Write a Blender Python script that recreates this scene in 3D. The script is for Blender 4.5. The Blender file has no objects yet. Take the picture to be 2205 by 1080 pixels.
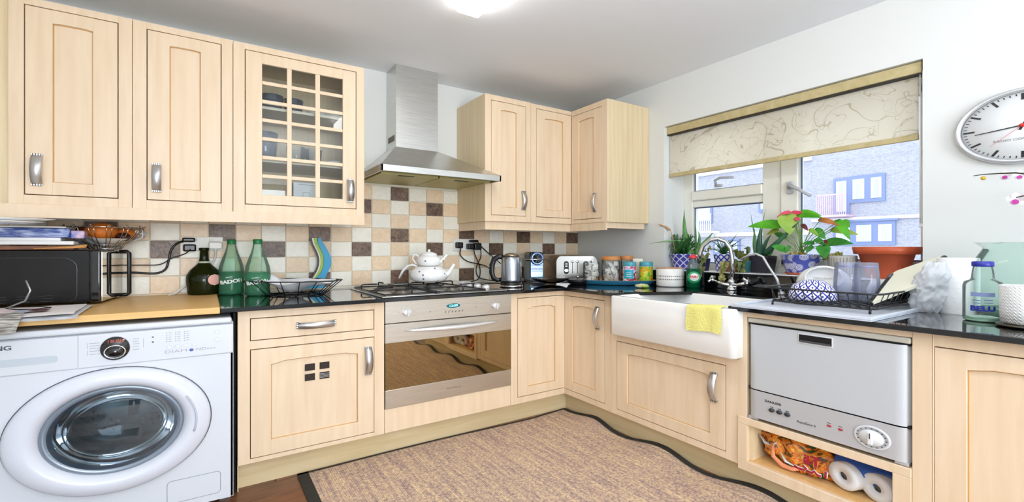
import bpy, bmesh, math, random
from mathutils import Vector, Matrix
PI = math.pi
C = bpy.context.scene.collection
rnd = random.Random(7)

# ------------------------------------------------------------------ camera, world, lights, exposure
cd = bpy.data.cameras.new('camera'); cam = bpy.data.objects.new('camera', cd); C.objects.link(cam)
cd.sensor_width = 36; cd.lens = 36 * 997.76 / 2205; cd.shift_y = -5.6 / 2205; cd.clip_start = 0.02
cam.location = (0, 0, 1.115); cam.rotation_euler = (PI / 2, 0, -0.5833)
S = bpy.context.scene
S.camera = cam
S.view_settings.view_transform = 'Standard'; S.view_settings.look = 'None'
S.view_settings.gamma = 1.0; S.view_settings.exposure = 0.30; S.view_settings.use_curve_mapping = False
w = bpy.data.worlds.new('overcast_sky'); S.world = w; w.use_nodes = True
bg = w.node_tree.nodes['Background']; bg.inputs[0].default_value = (0.87, 0.93, 1.0, 1); bg.inputs[1].default_value = 2.5
try:
    S.cycles.max_bounces = 10; S.cycles.transparent_max_bounces = 24; S.cycles.sample_clamp_indirect = 6
except Exception: pass

def area(name, loc, rot, sx, sy, power, col=(1, 1, 1)):
    l = bpy.data.lights.new(name, 'AREA'); l.shape = 'RECTANGLE'; l.size = sx; l.size_y = sy; l.energy = power; l.color = col
    o = bpy.data.objects.new(name, l); C.objects.link(o); o.location = loc; o.rotation_euler = rot; return o
# added fill: a large unseen area light behind the camera, facing the units
area('rear_fill_light', (0.1, -4.5, 1.25), (PI / 2, 0, 0), 2.4, 2.0, 150, (0.86, 0.93, 1.0))
# added unseen fill aimed up behind the camera, to brighten the ceiling
area('upward_fill_light', (0.6, -0.6, 1.25), (PI, 0, 0), 1.0, 1.0, 62, (0.86, 0.93, 1.0))

# ------------------------------------------------------------------ materials
def lin(c):
    if isinstance(c, str):
        c = [int(c[i:i + 2], 16) / 255 for i in (0, 2, 4)]
    return [x / 12.92 if x <= 0.04045 else ((x + 0.055) / 1.055) ** 2.4 for x in c] + [1]
def nodes(m): m.use_nodes = True; return m.node_tree.nodes, m.node_tree.links
def P(n): return next(x for x in n if x.type == 'BSDF_PRINCIPLED')
MATS = {}
def mat(name, col, rough=0.5, metal=0.0, spec=0.5, emit=None, es=1.0, bump=0, bscale=60, coat=0, aniso=0):
    if name in MATS: return MATS[name]
    m = bpy.data.materials.new(name); n, l = nodes(m); p = P(n)
    p.inputs['Base Color'].default_value = lin(col); p.inputs['Roughness'].default_value = rough
    p.inputs['Metallic'].default_value = metal; p.inputs['Specular IOR Level'].default_value = spec
    if coat: p.inputs['Coat Weight'].default_value = coat; p.inputs['Coat Roughness'].default_value = 0.05
    if emit: p.inputs['Emission Color'].default_value = lin(emit); p.inputs['Emission Strength'].default_value = es
    if bump:
        t = n.new('ShaderNodeTexNoise'); t.inputs['Scale'].default_value = bscale; t.inputs['Detail'].default_value = 5
        tc = n.new('ShaderNodeTexCoord'); l.new(tc.outputs['Object'], t.inputs['Vector'])
        b = n.new('ShaderNodeBump'); b.inputs['Strength'].default_value = bump; b.inputs['Distance'].default_value = 0.01
        l.new(t.outputs['Fac'], b.inputs['Height']); l.new(b.outputs[0], p.inputs['Normal'])
    MATS[name] = m; return m
def noisy(name, c1, c2, scale=(1, 1, 1), ns=8, detail=4, rough=0.5, metal=0, spec=0.5, bump=0, lo=0.35, hi=0.65, rand=0, dist=0, coat=0):
    m = bpy.data.materials.new(name); n, l = nodes(m); p = P(n)
    tc = n.new('ShaderNodeTexCoord'); mp = n.new('ShaderNodeMapping'); mp.inputs['Scale'].default_value = scale
    l.new(tc.outputs['Object'], mp.inputs['Vector'])
    t = n.new('ShaderNodeTexNoise'); t.inputs['Scale'].default_value = ns; t.inputs['Detail'].default_value = detail; t.inputs['Distortion'].default_value = dist
    if rand:
        oi = n.new('ShaderNodeObjectInfo'); mu = n.new('ShaderNodeMath'); mu.operation = 'MULTIPLY'; mu.inputs[1].default_value = 37.0
        l.new(oi.outputs['Random'], mu.inputs[0]); va = n.new('ShaderNodeVectorMath'); va.operation = 'ADD'
        l.new(mp.outputs[0], va.inputs[0]); l.new(mu.outputs[0], va.inputs[1]); l.new(va.outputs[0], t.inputs['Vector'])
    else: l.new(mp.outputs[0], t.inputs['Vector'])
    r = n.new('ShaderNodeValToRGB'); r.color_ramp.elements[0].position = lo; r.color_ramp.elements[1].position = hi
    r.color_ramp.elements[0].color = lin(c1); r.color_ramp.elements[1].color = lin(c2)
    l.new(t.outputs['Fac'], r.inputs[0]); out = r.outputs[0]
    if rand:
        hs = n.new('ShaderNodeHueSaturation'); mr = n.new('ShaderNodeMapRange'); mr.inputs[3].default_value = 1 - rand; mr.inputs[4].default_value = 1 + rand
        l.new(oi.outputs['Random'], mr.inputs[0]); l.new(mr.outputs[0], hs.inputs['Value']); l.new(out, hs.inputs['Color']); out = hs.outputs[0]
    l.new(out, p.inputs['Base Color'])
    p.inputs['Roughness'].default_value = rough; p.inputs['Metallic'].default_value = metal; p.inputs['Specular IOR Level'].default_value = spec
    if coat: p.inputs['Coat Weight'].default_value = coat
    if bump:
        b = n.new('ShaderNodeBump'); b.inputs['Strength'].default_value = bump; b.inputs['Distance'].default_value = 0.004
        l.new(t.outputs['Fac'], b.inputs['Height']); l.new(b.outputs[0], p.inputs['Normal'])
    MATS[name] = m; return m
def thin_glass(name, tint, ior=1.45, rough=0.0, mixin=0.0, strength=1.0):
    """clear sheet: tinted see-through with a fresnel reflection"""
    m = bpy.data.materials.new(name); n, l = nodes(m); n.remove(P(n)); o = next(x for x in n if x.type == 'OUTPUT_MATERIAL')
    t = n.new('ShaderNodeBsdfTransparent'); t.inputs[0].default_value = lin(tint)
    g = n.new('ShaderNodeBsdfGlossy'); g.inputs['Roughness'].default_value = rough
    f = n.new('ShaderNodeFresnel'); f.inputs[0].default_value = ior
    mx = n.new('ShaderNodeMixShader'); l.new(f.outputs[0], mx.inputs[0]); l.new(t.outputs[0], mx.inputs[1]); l.new(g.outputs[0], mx.inputs[2])
    out = mx.outputs[0]
    if mixin:
        d = n.new('ShaderNodeBsdfDiffuse'); d.inputs[0].default_value = lin(tint)
        m2 = n.new('ShaderNodeMixShader'); m2.inputs[0].default_value = mixin; l.new(out, m2.inputs[1]); l.new(d.outputs[0], m2.inputs[2]); out = m2.outputs[0]
    l.new(out, o.inputs[0]); MATS[name] = m; return m
def translucent(name, col, amount=0.5, rough=0.6):
    m = bpy.data.materials.new(name); n, l = nodes(m); p = P(n); o = next(x for x in n if x.type == 'OUTPUT_MATERIAL')
    p.inputs['Base Color'].default_value = lin(col); p.inputs['Roughness'].default_value = rough
    t = n.new('ShaderNodeBsdfTranslucent'); t.inputs[0].default_value = lin(col)
    mx = n.new('ShaderNodeMixShader'); mx.inputs[0].default_value = amount
    l.new(p.outputs[0], mx.inputs[1]); l.new(t.outputs[0], mx.inputs[2]); l.new(mx.outputs[0], o.inputs[0])
    MATS[name] = m; return m

wood = noisy('pale_maple', 'E3C9A8', 'ECD5B8', (9, 9, 0.8), 3.2, 6, 0.42, lo=0.3, hi=0.7, dist=0.3)
woodh = noisy('pale_maple_level_grain', 'E3CDA8', 'EAD6B4', (0.8, 0.8, 9), 3.2, 6, 0.45, lo=0.3, hi=0.7, dist=0.3)
wood_side = noisy('maple_end_panel', 'DCC59C', 'E8D4AE', (16, 16, 0.6), 3.5, 5, 0.45, lo=0.3, hi=0.7)
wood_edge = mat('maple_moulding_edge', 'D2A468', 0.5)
door_gap_shade = mat('painted_gap_shade', '4A3220', 0.8)  # dark brown painted as the shade in the gaps round the doors
woodin = noisy('shelf_wood', 'D8A868', 'E6BC80', (3, 8, 3), 3, 4, 0.5)
plinthm = noisy('plinth_maple', 'CDB68A', 'DCC8A0', (0.7, 0.7, 8), 3, 6, 0.5, lo=0.3, hi=0.7, dist=0.5)
oak = noisy('oiled_oak_block', 'E3B266', 'EFC682', (0.7, 14, 14), 3, 4, 0.4, lo=0.3, hi=0.7)
wallm = mat('painted_wall', 'E3E4E1', 0.75, bump=0.03, bscale=40)
ceilm = mat('ceiling_paint', 'EFF1F5', 0.85)
white = mat('white_gloss', 'F2F3F5', 0.25)
whitem = mat('white_matt', 'F0F0EE', 0.6)
ceram = mat('white_ceramic', 'F6F6F4', 0.12, coat=0.5)
enamel = mat('washing_machine_white', 'DADEE5', 0.3)
steel = noisy('brushed_steel', 'C9C9C6', 'DADAD6', (1, 1, 60), 6, 3, 0.3, 1.0)
steelp = mat('satin_steel', 'C8C8C8', 0.28, 1.0)
steeld = mat('satin_steel_handle', 'D2D2D4', 0.38, 1.0)
chrome = mat('chrome', 'E6E8EA', 0.06, 1.0)
wire = mat('black_wire', '1A1A1C', 0.35)
wirec = mat('chrome_wire', 'C8C8CC', 0.15, 1.0)
black = mat('black_plastic', '121214', 0.3)
blackg = mat('black_gloss', '0A0A0C', 0.08, coat=1)
gap = mat('dark_gap', '1A1512', 0.8)
castiron = mat('cast_iron', '202024', 0.45)
ovensteel = noisy('oven_steel', 'CFCAC2', 'DDD8CF', (1, 1, 60), 6, 3, 0.34, 1.0)
ovenglass = mat('oven_mirror_glass', 'A08E6C', 0.03, 1.0)
granite = noisy('black_granite', '07080B', '1A1D26', (1, 1, 1), 260, 2, 0.06, lo=0.5, hi=0.75, coat=0.6)
granite_edge = noisy('granite_edge', '23262F', '3A3F4D', (1, 1, 1), 300, 2, 0.35, lo=0.4, hi=0.75)
grout = mat('grout', 'EEE6D2', 0.8)
T = {'W': noisy('cream_tile', 'F0EADA', 'FAF5E8', (1, 1, 1), 22, 6, 0.35, lo=0.3, hi=0.7, rand=0.03, bump=0.3, dist=1.5),
     'B': noisy('beige_tile', 'E8C8A2', 'F4DCBE', (1, 1, 1), 22, 6, 0.35, lo=0.3, hi=0.7, rand=0.06, bump=0.3, dist=1.5),
     'D': noisy('dark_brown_tile', '4A3528', '8E725E', (1, 1, 1), 26, 6, 0.35, lo=0.3, hi=0.72, rand=0.15, bump=0.5, dist=2.0)}
slate = noisy('brown_slate', '8A6C4E', 'BFA384', (1, 1, 1), 9, 7, 0.4, lo=0.3, hi=0.7, dist=1.2, bump=0.4)
clear = thin_glass('clear_glass', 'FBFDFD')
clearc = thin_glass('cup_glass', 'FAFCFC', 1.3, mixin=0.04)
bluegl = thin_glass('smoky_blue_glass', 'A9B9D0', 1.5, mixin=0.12)
greengl = thin_glass('pale_green_glass', 'EAF7F2', 1.22, mixin=0.06)
bottleg = thin_glass('green_plastic_bottle', 'E4F7EC', 1.4, mixin=0.10)
bottled = thin_glass('green_plastic_filled', '74C49C', 1.4, mixin=0.25)
winegl = thin_glass('dark_olive_glass', '27300E', 1.6, mixin=0.5)
cap = mat('green_cap', '1F7A45', 0.4)

# ------------------------------------------------------------------ mesh building
class MB:
    def __init__(s, M=None): s.bm = bmesh.new(); s.M = M or Matrix.Identity(4); s.mats = []; s.mi = 0; s.sm = False
    def use(s, m, smooth=None):
        if m not in s.mats: s.mats.append(m)
        s.mi = s.mats.index(m)
        if smooth is not None: s.sm = smooth
        return s
    def v(s, p): return s.bm.verts.new(s.M @ Vector(p))
    def f(s, vs, sm=None):
        try: q = s.bm.faces.new(vs)
        except ValueError: return None
        q.material_index = s.mi; q.smooth = s.sm if sm is None else sm; return q
    def box(s, x0, x1, y0, y1, z0, z1, bev=0.0, seg=1):
        v = [s.v((x, y, z)) for z in (z0, z1) for y in (y0, y1) for x in (x0, x1)]
        fs = [s.f([v[i] for i in q], False) for q in ((0, 2, 3, 1), (4, 5, 7, 6), (0, 1, 5, 4), (2, 6, 7, 3), (0, 4, 6, 2), (1, 3, 7, 5))]
        if bev:
            es = list({e for f in fs for e in f.edges})
            r = bmesh.ops.bevel(s.bm, geom=es, offset=bev, segments=seg, affect='EDGES', profile=0.6)
            for f in r['faces']: f.material_index = s.mi
            if seg > 1:
                for f in r['faces']: f.smooth = True
        return s
    def prism(s, pts, axis, a, b):
        """pts 2D polygon extruded along axis from a to b; axis x:(y,z) y:(x,z) z:(x,y)"""
        def P3(p, t): return {'x': (t, p[0], p[1]), 'y': (p[0], t, p[1]), 'z': (p[0], p[1], t)}[axis]
        A = [s.v(P3(p, a)) for p in pts]; B = [s.v(P3(p, b)) for p in pts]; n = len(pts)
        s.f(A[::-1], False); s.f(B, False)
        for i in range(n): s.f([A[i], A[(i + 1) % n], B[(i + 1) % n], B[i]])
        return s
    def tube(s, pts, r, n=8, closed=False, flat=None, up0=None):
        pts = [Vector(p) for p in pts]; N = len(pts); rings = []
        rs = r if isinstance(r, (list, tuple)) else [r] * N
        up = Vector(up0) if up0 else None
        for i, p in enumerate(pts):
            if closed: t = pts[(i + 1) % N] - pts[i - 1]
            else: t = pts[min(i + 1, N - 1)] - pts[max(i - 1, 0)]
            t.normalize()
            if up is None:
                up = Vector((0, 0, 1)) if abs(t.z) < 0.9 else Vector((1, 0, 0))
            a = t.cross(up);
            if a.length < 1e-4: a = t.cross(Vector((0, 1, 0)))
            a.normalize(); b = a.cross(t).normalized(); up = b
            k = flat or 1.0
            rings.append([s.v(p + a * math.cos(q) * rs[i] + b * math.sin(q) * rs[i] * k) for q in [2 * PI * j / n for j in range(n)]])
        M = N if closed else N - 1
        for i in range(M):
            A, B = rings[i], rings[(i + 1) % N]
            for j in range(n): s.f([A[j], A[(j + 1) % n], B[(j + 1) % n], B[j]], True)
        if not closed: s.f(rings[0][::-1], False); s.f(rings[-1], False)
        return s
    def lathe(s, prof, c=(0, 0, 0), n=28, sx=1.0, sy=1.0, axis='z', a0=0, a1=2 * PI, closed_caps=True):
        rings = []; full = abs(a1 - a0 - 2 * PI) < 1e-6; k = n if full else n + 1
        for r, z in prof:
            ring = []
            for j in range(k):
                a = a0 + (a1 - a0) * j / n; x, y = r * math.cos(a) * sx, r * math.sin(a) * sy
                p = {'z': (c[0] + x, c[1] + y, c[2] + z), 'y': (c[0] + x, c[1] + z, c[2] + y), 'x': (c[0] + z, c[1] + x, c[2] + y)}[axis]
                ring.append(s.v(p))
            rings.append(ring)
        for i in range(len(rings) - 1):
            for j in range(n):
                q = (j + 1) % k
                s.f([rings[i][j], rings[i][q], rings[i + 1][q], rings[i + 1][j]], True)
        if full and closed_caps:
            if prof[0][0] > 1e-5: s.f(rings[0][::-1], False)
            if prof[-1][0] > 1e-5: s.f(rings[-1], False)
        return s
    def cyl(s, c, r, h, axis='z', n=24, **k): return s.lathe([(r, 0), (r, h)], c, n, axis=axis, **k)
    def grid(s, fn, nu, nv, thick=0):
        V = [[s.v(fn(i / nu, j / nv)) for i in range(nu + 1)] for j in range(nv + 1)]
        fs = [s.f([V[j][i], V[j][i + 1], V[j + 1][i + 1], V[j + 1][i]], True) for j in range(nv) for i in range(nu)]
        if thick:
            r = bmesh.ops.solidify(s.bm, geom=[f for f in fs if f], thickness=thick)
            for g in r['geom']:
                if isinstance(g, bmesh.types.BMFace): g.material_index = s.mi; g.smooth = True
        return s
    def blob(s, c, rx, ry, rz, amp=0.1, freq=4.0, seed=0, n=20, m=12):
        from mathutils import noise
        def fn(u, v):
            a = 2 * PI * u; b = PI * v; d = Vector((math.cos(a) * math.sin(b), math.sin(a) * math.sin(b), math.cos(b)))
            k = 1 + amp * noise.noise(d * freq + Vector((seed * 7.3, 0, 0)))
            return (c[0] + d.x * rx * k, c[1] + d.y * ry * k, c[2] + d.z * rz * k)
        s.grid(fn, n, m); return s
    def build(s, name, parent=None, m=None, kind=None, label=None):
        if m and not s.mats: s.mats = [m]
        bmesh.ops.remove_doubles(s.bm, verts=s.bm.verts, dist=1e-6)
        bmesh.ops.recalc_face_normals(s.bm, faces=s.bm.faces)
        o = parent; org = Vector((0, 0, 0))
        while o: org += o.location; o = o.parent
        bmesh.ops.translate(s.bm, vec=-org, verts=s.bm.verts)
        me = bpy.data.meshes.new(name); s.bm.to_mesh(me); s.bm.free()
        for x in s.mats: me.materials.append(x)
        ob = bpy.data.objects.new(name, me); C.objects.link(ob); ob.parent = parent
        if kind: ob['kind'] = kind
        if label: ob['label'] = label
        return ob
def mb(m, smooth=False, M=None): return MB(M).use(m, smooth)
def thing(name, label, cat, loc=(0, 0, 0), group=None):
    o = bpy.data.objects.new(name, None); C.objects.link(o); o.location = loc; o.empty_display_size = 0.05
    o['label'] = label; o['category'] = cat
    if group: o['group'] = group
    return o
def tag(o, label, cat, group=None):
    o['label'] = label; o['category'] = cat
    if group: o['group'] = group
    return o
def struct(o): o['kind'] = 'structure'; return o
def recenter(o, c):
    """move a top-level mesh object's origin to c"""
    o.data.transform(Matrix.Translation(-Vector(c))); o.location = c; return o
def inst(src, name, loc, parent=None):
    o = bpy.data.objects.new(name, src if isinstance(src, bpy.types.Mesh) else src.data); C.objects.link(o); o.location = loc; o.parent = parent; return o
def copy_tree(o, parent=None):
    c = o.copy(); C.objects.link(c); c.parent = parent
    for ch in [x for x in C.objects if x.parent == o]: copy_tree(ch, c)
    return c
def text(name, body, size, M, m, parent, sx=1.36, align='CENTER', bend=None, bold=0.0, extr=0.0006):
    """flat printed lettering; M places the text plane (x right, y up, z towards the reader)"""
    cu = bpy.data.curves.new(name, 'FONT'); cu.body = body; cu.size = size; cu.align_x = align; cu.align_y = 'CENTER'; cu.offset = bold; cu.extrude = extr; cu.resolution_u = 3
    to = bpy.data.objects.new('tmp', cu); C.objects.link(to)
    me = bpy.data.meshes.new_from_object(to); bpy.data.objects.remove(to); bpy.data.curves.remove(cu)
    for v in me.vertices:
        x, y, z = v.co.x * sx, v.co.y, v.co.z
        if bend: a = x / bend; r = bend + z; x, z = r * math.sin(a), r * math.cos(a) - bend
        v.co = (x, y, z)
    org = Vector((0, 0, 0)); o = parent
    while o: org += o.location; o = o.parent
    me.transform(Matrix.Translation(-org) @ M); me.materials.clear(); me.materials.append(m); me.name = name
    ob = bpy.data.objects.new(name, me); C.objects.link(ob); ob.parent = parent; return ob
def MT(o, x, y, z):
    """matrix from origin and three axis vectors"""
    return Matrix(((x[0], y[0], z[0], o[0]), (x[1], y[1], z[1], o[1]), (x[2], y[2], z[2], o[2]), (0, 0, 0, 1)))
def back_M(yf): return MT((0, yf, 0), (1, 0, 0), (0, 0, 1), (0, -1, 0))       # local (u, v, w out of the face) on the hob wall run
def right_M(xf): return MT((xf, 0, 0), (0, -1, 0), (0, 0, 1), (-1, 0, 0))     # u = -y on the window wall run

# ------------------------------------------------------------------ room shell
YW, XW, ZC, WT = 3.23, 2.85, 2.358, 0.851
fl = struct(mb(mat('subfloor', '3A2A20', 0.7)).box(-1.25, XW + .1, -4.7, YW + .1, -0.05, -0.004).build('floor'))
laminate = noisy('brown_laminate', '5E3A28', '8E5E40', (2.5, 14, 3), 2.4, 6, 0.3, rand=0.18, lo=0.25, hi=0.75, dist=0.6)
pl = bpy.data.meshes.new('plank_mesh'); t_ = mb(laminate).box(0, 0.897, 0, 0.137, -0.004, 0, 0.0012); t_.bm.to_mesh(pl); pl.materials.append(laminate)
k = 0
for j in range(8):
    for i in range(-2, 4):
        x = -0.06 + i * 0.9 + (j * 0.37) % 0.9 - 0.45; y = 1.5 + j * 0.14
        if x > 2.3 or x < -1.2: continue
        inst(pl, 'plank', (x, y, 0), fl)
for j in range(24):
    y = 1.36 - j * 0.14
    for i in range(-1, 4):
        x = -0.06 + i * 0.9 + (j * 0.53) % 0.9 - 0.45
        if x > 2.2 or x < -1.2 or y < -1.8: continue
        inst(pl, 'plank', (x, y, 0), fl)
struct(mb(ceilm).box(-1.25, XW + .35, -4.7, YW + .1, ZC, ZC + 0.08).build('ceiling'))
wb = struct(mb(wallm).box(-1.25, XW + .35, YW, YW + 0.1, -.05, ZC).build('wall_back'))
struct(mb(wallm).box(-1.25, -1.15, -4.7, YW, -.05, ZC).build('wall_left'))
struct(mb(wallm).box(-1.25, XW + .35, -4.7, -4.6, -.05, ZC).build('wall_front'))
SILL, WTOP, WY0, WY1 = 0.955, 2.02, 0.765, 2.26
q = mb(wallm)
q.box(XW, XW + .35, -4.6, YW, -.05, SILL).box(XW, XW + .35, -4.6, YW, WTOP, ZC)
q.box(XW, XW + .35, -4.6, WY0, SILL, WTOP).box(XW, XW + .35, WY1, YW, SILL, WTOP)
struct(q.build('wall_right'))
struct(mb(white).box(XW - .012, XW + .24, WY0 + .001, WY1 - .001, SILL - 0.002, SILL + 0.004, 0.002).build('trim_1'))

# tiles of the splashback
grb = mb(grout).box(-1.149, 2.85, YW - .003, YW, WT, 1.262)
grb.box(0.79, 1.62, YW - .003, YW, 1.262, 1.57)
gb = grb.build('grout_bed', wb); gb['label'] = 'cream grout between the wall tiles'
TW, TH, X0, Z0 = 0.1352, 0.0988, 0.823, 1.554
tm = {}
for ch in 'WBD':
    t_ = mb(T[ch]).box(-TW / 2 + .0025, TW / 2 - .0025, -.009, 0, -TH / 2 + .002, TH / 2 - .002, 0.0015)
    me = bpy.data.meshes.new('tile_' + ch); t_.bm.to_mesh(me); me.materials.append(T[ch]); tm[ch] = me
def tcol(r, c):
    e = c % 2 == 0
    if r in (0, 6): return 'D' if c % 4 == 2 else ('B' if e else 'W')
    if r == 1: return 'D' if c % 4 == 0 else ('W' if e else 'B')
    if r == 2: return 'B' if e else 'W'
    if r == 3: return 'D' if c % 4 == 2 else ('W' if e else 'B')
    if r == 4: return 'D' if c % 4 == 0 else ('B' if e else 'W')
    return 'W' if e else 'B'
for r in range(7):
    for c in range(-14, 15):
        if r < 2 and not (-1 <= c <= 5): continue
        if r >= 5 and c >= 12: continue
        o = inst(tm[tcol(r, c)], 'tile', (X0 + TW * (c + .5), YW - .002, Z0 - TH * (r + .5)), wb)
        if r < 2 and c == 5: o.scale.x = 0.98
mb(slate).box(2.449, 2.846, YW - .012, YW - .002, WT + .006, Z0 - 5 * TH - .002, .002).build('slate_panel', wb)

# skirting upstand in granite along the window wall
tag(mb(granite).box(XW - .022, XW - .001, WY0 - .05, 2.367, WT + .001, SILL - .003, .001).build('granite_upstand'), 'narrow black granite upstand under the window sill behind the sink', 'upstand')

# ------------------------------------------------------------------ window
wn = struct(bpy.data.objects.new('window_1', None)); C.objects.link(wn)
upvc = mat('cream_upvc', 'ECEAE0', 0.35)
FX0, FX1 = 3.09, 3.17
q = mb(upvc)
q.box(FX0, FX1, WY1 - .07, WY1, SILL, WTOP, .003).box(FX0, FX1, WY0, WY0 + .045, SILL, WTOP, .003)
q.box(FX0, FX1, WY0, WY1, SILL, SILL + .05, .003).box(FX0, FX1, WY0, WY1, WTOP - .06, WTOP, .003)
q.box(FX0, FX1, 1.535, 1.655, SILL + .05, WTOP - .06, .003)
q.build('window_frame', wn)
q = mb(upvc)  # transom between the two left lights
q.box(FX0 + .01, FX1 - .005, 1.655, 2.19, 1.425, 1.475, .003).box(FX0 - .012, FX1 - .005, 1.655, 2.19, 1.475, 1.545, .006)
q.build('transom', wn)
cs = mb(upvc)  # opening casement on the right
cs.box(FX0 - .012, FX1 - .01, 1.43, 1.535, SILL + .05, WTOP - .06, .006).box(FX0 - .012, FX1 - .01, WY0 + .045, WY0 + .07, SILL + .05, WTOP - .06, .003)
cs.box(FX0 - .012, FX1 - .01, WY0 + .045, 1.535, SILL + .05, SILL + .09, .003).box(FX0 - .012, FX1 - .01, WY0 + .045, 1.535, WTOP - .1, WTOP - .06, .003)
cs.build('casement_frame', wn)
gasket = mat('grey_gasket', '5D6C8C', 0.5)
q = mb(gasket)
for y0, y1, z0, z1 in ((1.655, 2.19, SILL + .05, 1.425), (1.655, 2.19, 1.545, WTOP - .06), (WY0 + .07, 1.43, SILL + .09, WTOP - .1)):
    t = .008
    q.box(FX0 + .028, FX0 + .034, y0, y1, z0, z0 + t).box(FX0 + .028, FX0 + .034, y0, y1, z1 - t, z1)
    q.box(FX0 + .028, FX0 + .034, y0, y0 + t, z0, z1).box(FX0 + .028, FX0 + .034, y1 - t, y1, z0, z1)
q.build('gasket', wn)
for y0, y1, z0, z1 in ((1.656, 2.189, SILL + .051, 1.424), (1.656, 2.189, 1.546, WTOP - .061), (WY0 + .071, 1.429, SILL + .091, WTOP - .101)):
    mb(clear).box(FX0 + .036, FX0 + .042, y0, y1, z0, z1).build('pane', wn)
wh = mat('window_handle_grey', 'B9BBC0', 0.35)
q = mb(wh, True)
q.box(FX0 - .03, FX0 - .012, 1.455, 1.49, 1.46, 1.535, .004).tube([(FX0 - .035, 1.472, 1.50), (FX0 - .055, 1.46, 1.51), (FX0 - .06, 1.40, 1.475), (FX0 - .06, 1.335, 1.43)], [.012, .012, .010, .008], 8)
q.build('window_handle', wn)
q = mb(wh, True)
q.box(FX0 - .03, FX0 - .012, 1.93, 1.99, 1.555, 1.575, .004).tube([(FX0 - .03, 1.97, 1.565), (FX0 - .05, 1.97, 1.60), (FX0 - .05, 1.93, 1.615), (FX0 - .05, 1.83, 1.605)], .009, 8)
q.build('window_handle', wn)

# roller blind
def blind_material():
    m = bpy.data.materials.new('blind_fabric'); n, l = nodes(m); p = P(n); o = next(x for x in n if x.type == 'OUTPUT_MATERIAL')
    tc = n.new('ShaderNodeTexCoord'); mp = n.new('ShaderNodeMapping'); mp.inputs['Scale'].default_value = (1, 1.0, 1.3)
    l.new(tc.outputs['Object'], mp.inputs['Vector']); prev = None
    for sc, wd, off in ((3.4, .006, 0.0), (6.0, .005, 3.3)):
        t = n.new('ShaderNodeTexNoise'); t.inputs['Scale'].default_value = sc; t.inputs['Detail'].default_value = 1.2; t.inputs['Distortion'].default_value = 1.6
        a = n.new('ShaderNodeVectorMath'); a.operation = 'ADD'; a.inputs[1].default_value = (off, off, 0); l.new(mp.outputs[0], a.inputs[0]); l.new(a.outputs[0], t.inputs['Vector'])
        s1 = n.new('ShaderNodeMath'); s1.operation = 'SUBTRACT'; s1.inputs[1].default_value = .5; l.new(t.outputs['Fac'], s1.inputs[0])
        ab = n.new('ShaderNodeMath'); ab.operation = 'ABSOLUTE'; l.new(s1.outputs[0], ab.inputs[0])
        lt = n.new('ShaderNodeMath'); lt.operation = 'LESS_THAN'; lt.inputs[1].default_value = wd; l.new(ab.outputs[0], lt.inputs[0])
        if prev:
            mx = n.new('ShaderNodeMath'); mx.operation = 'MAXIMUM'; l.new(prev, mx.inputs[0]); l.new(lt.outputs[0], mx.inputs[1]); prev = mx.outputs[0]
        else: prev = lt.outputs[0]
    mc = n.new('ShaderNodeMix'); mc.data_type = 'RGBA'; mc.inputs[6].default_value = lin('FFFBF0'); mc.inputs[7].default_value = lin('E4DDCA')
    l.new(prev, mc.inputs[0]); l.new(mc.outputs[2], p.inputs['Base Color']); p.inputs['Roughness'].default_value = 0.9; p.inputs['Specular IOR Level'].default_value = 0
    t = n.new('ShaderNodeBsdfTranslucent'); l.new(mc.outputs[2], t.inputs[0])
    tr = n.new('ShaderNodeBsdfTransparent'); tr.inputs[0].default_value = lin('F2EBD8')
    m1 = n.new('ShaderNodeMixShader'); m1.inputs[0].default_value = .6; l.new(p.outputs[0], m1.inputs[1]); l.new(t.outputs[0], m1.inputs[2])
    m2 = n.new('ShaderNodeMixShader'); m2.inputs[0].default_value = .18; l.new(m1.outputs[0], m2.inputs[1]); l.new(tr.outputs[0], m2.inputs[2])
    l.new(m2.outputs[0], o.inputs[0]); return m
bl = thing('roller_blind', 'cream roller blind with twig pattern, half lowered over the kitchen window', 'blind', (2.90, 1.51, 1.64))
cas = noisy('blind_cassette_cloth', 'B9A878', 'C9B98C', (1, 3, 3), 5, 4, 0.7, dist=1)
mb(cas).box(2.868, 2.93, WY0 + .01, WY1 - .008, 1.962, 2.016, .003).build('cassette', bl)
mb(mat('dark_slot', '2A241A', .6)).box(2.872, 2.925, WY0 + .012, WY1 - .01, 1.954, 1.962).build('slot', bl)
mb(blind_material()).box(2.905, 2.9065, WY0 + .03, WY1 + .0 - .01, 1.668, 1.956).build('fabric', bl)
mb(cas, True).box(2.898, 2.914, WY0 + .03, WY1 - .01, 1.645, 1.674, .005, 2).build('bottom_bar', bl)
mb(white).box(2.87, 2.925, WY1 - .008, WY1 - .002, 1.95, 2.015).build('bracket', bl)
q = mb(white, True)
for yy in (.772, .782): q.tube([(2.876, yy, 1.97), (2.876, yy, 1.23)], .0022, 6)
for i in range(60): q.lathe([(0.0001, -.004), (.004, 0), (.0001, .004)], (2.876, .772, 1.25 + i * .012), 6)
q.box(2.872, 2.88, .768, .786, 1.215, 1.235, .003)
q.build('pull_chain', bl)

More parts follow.
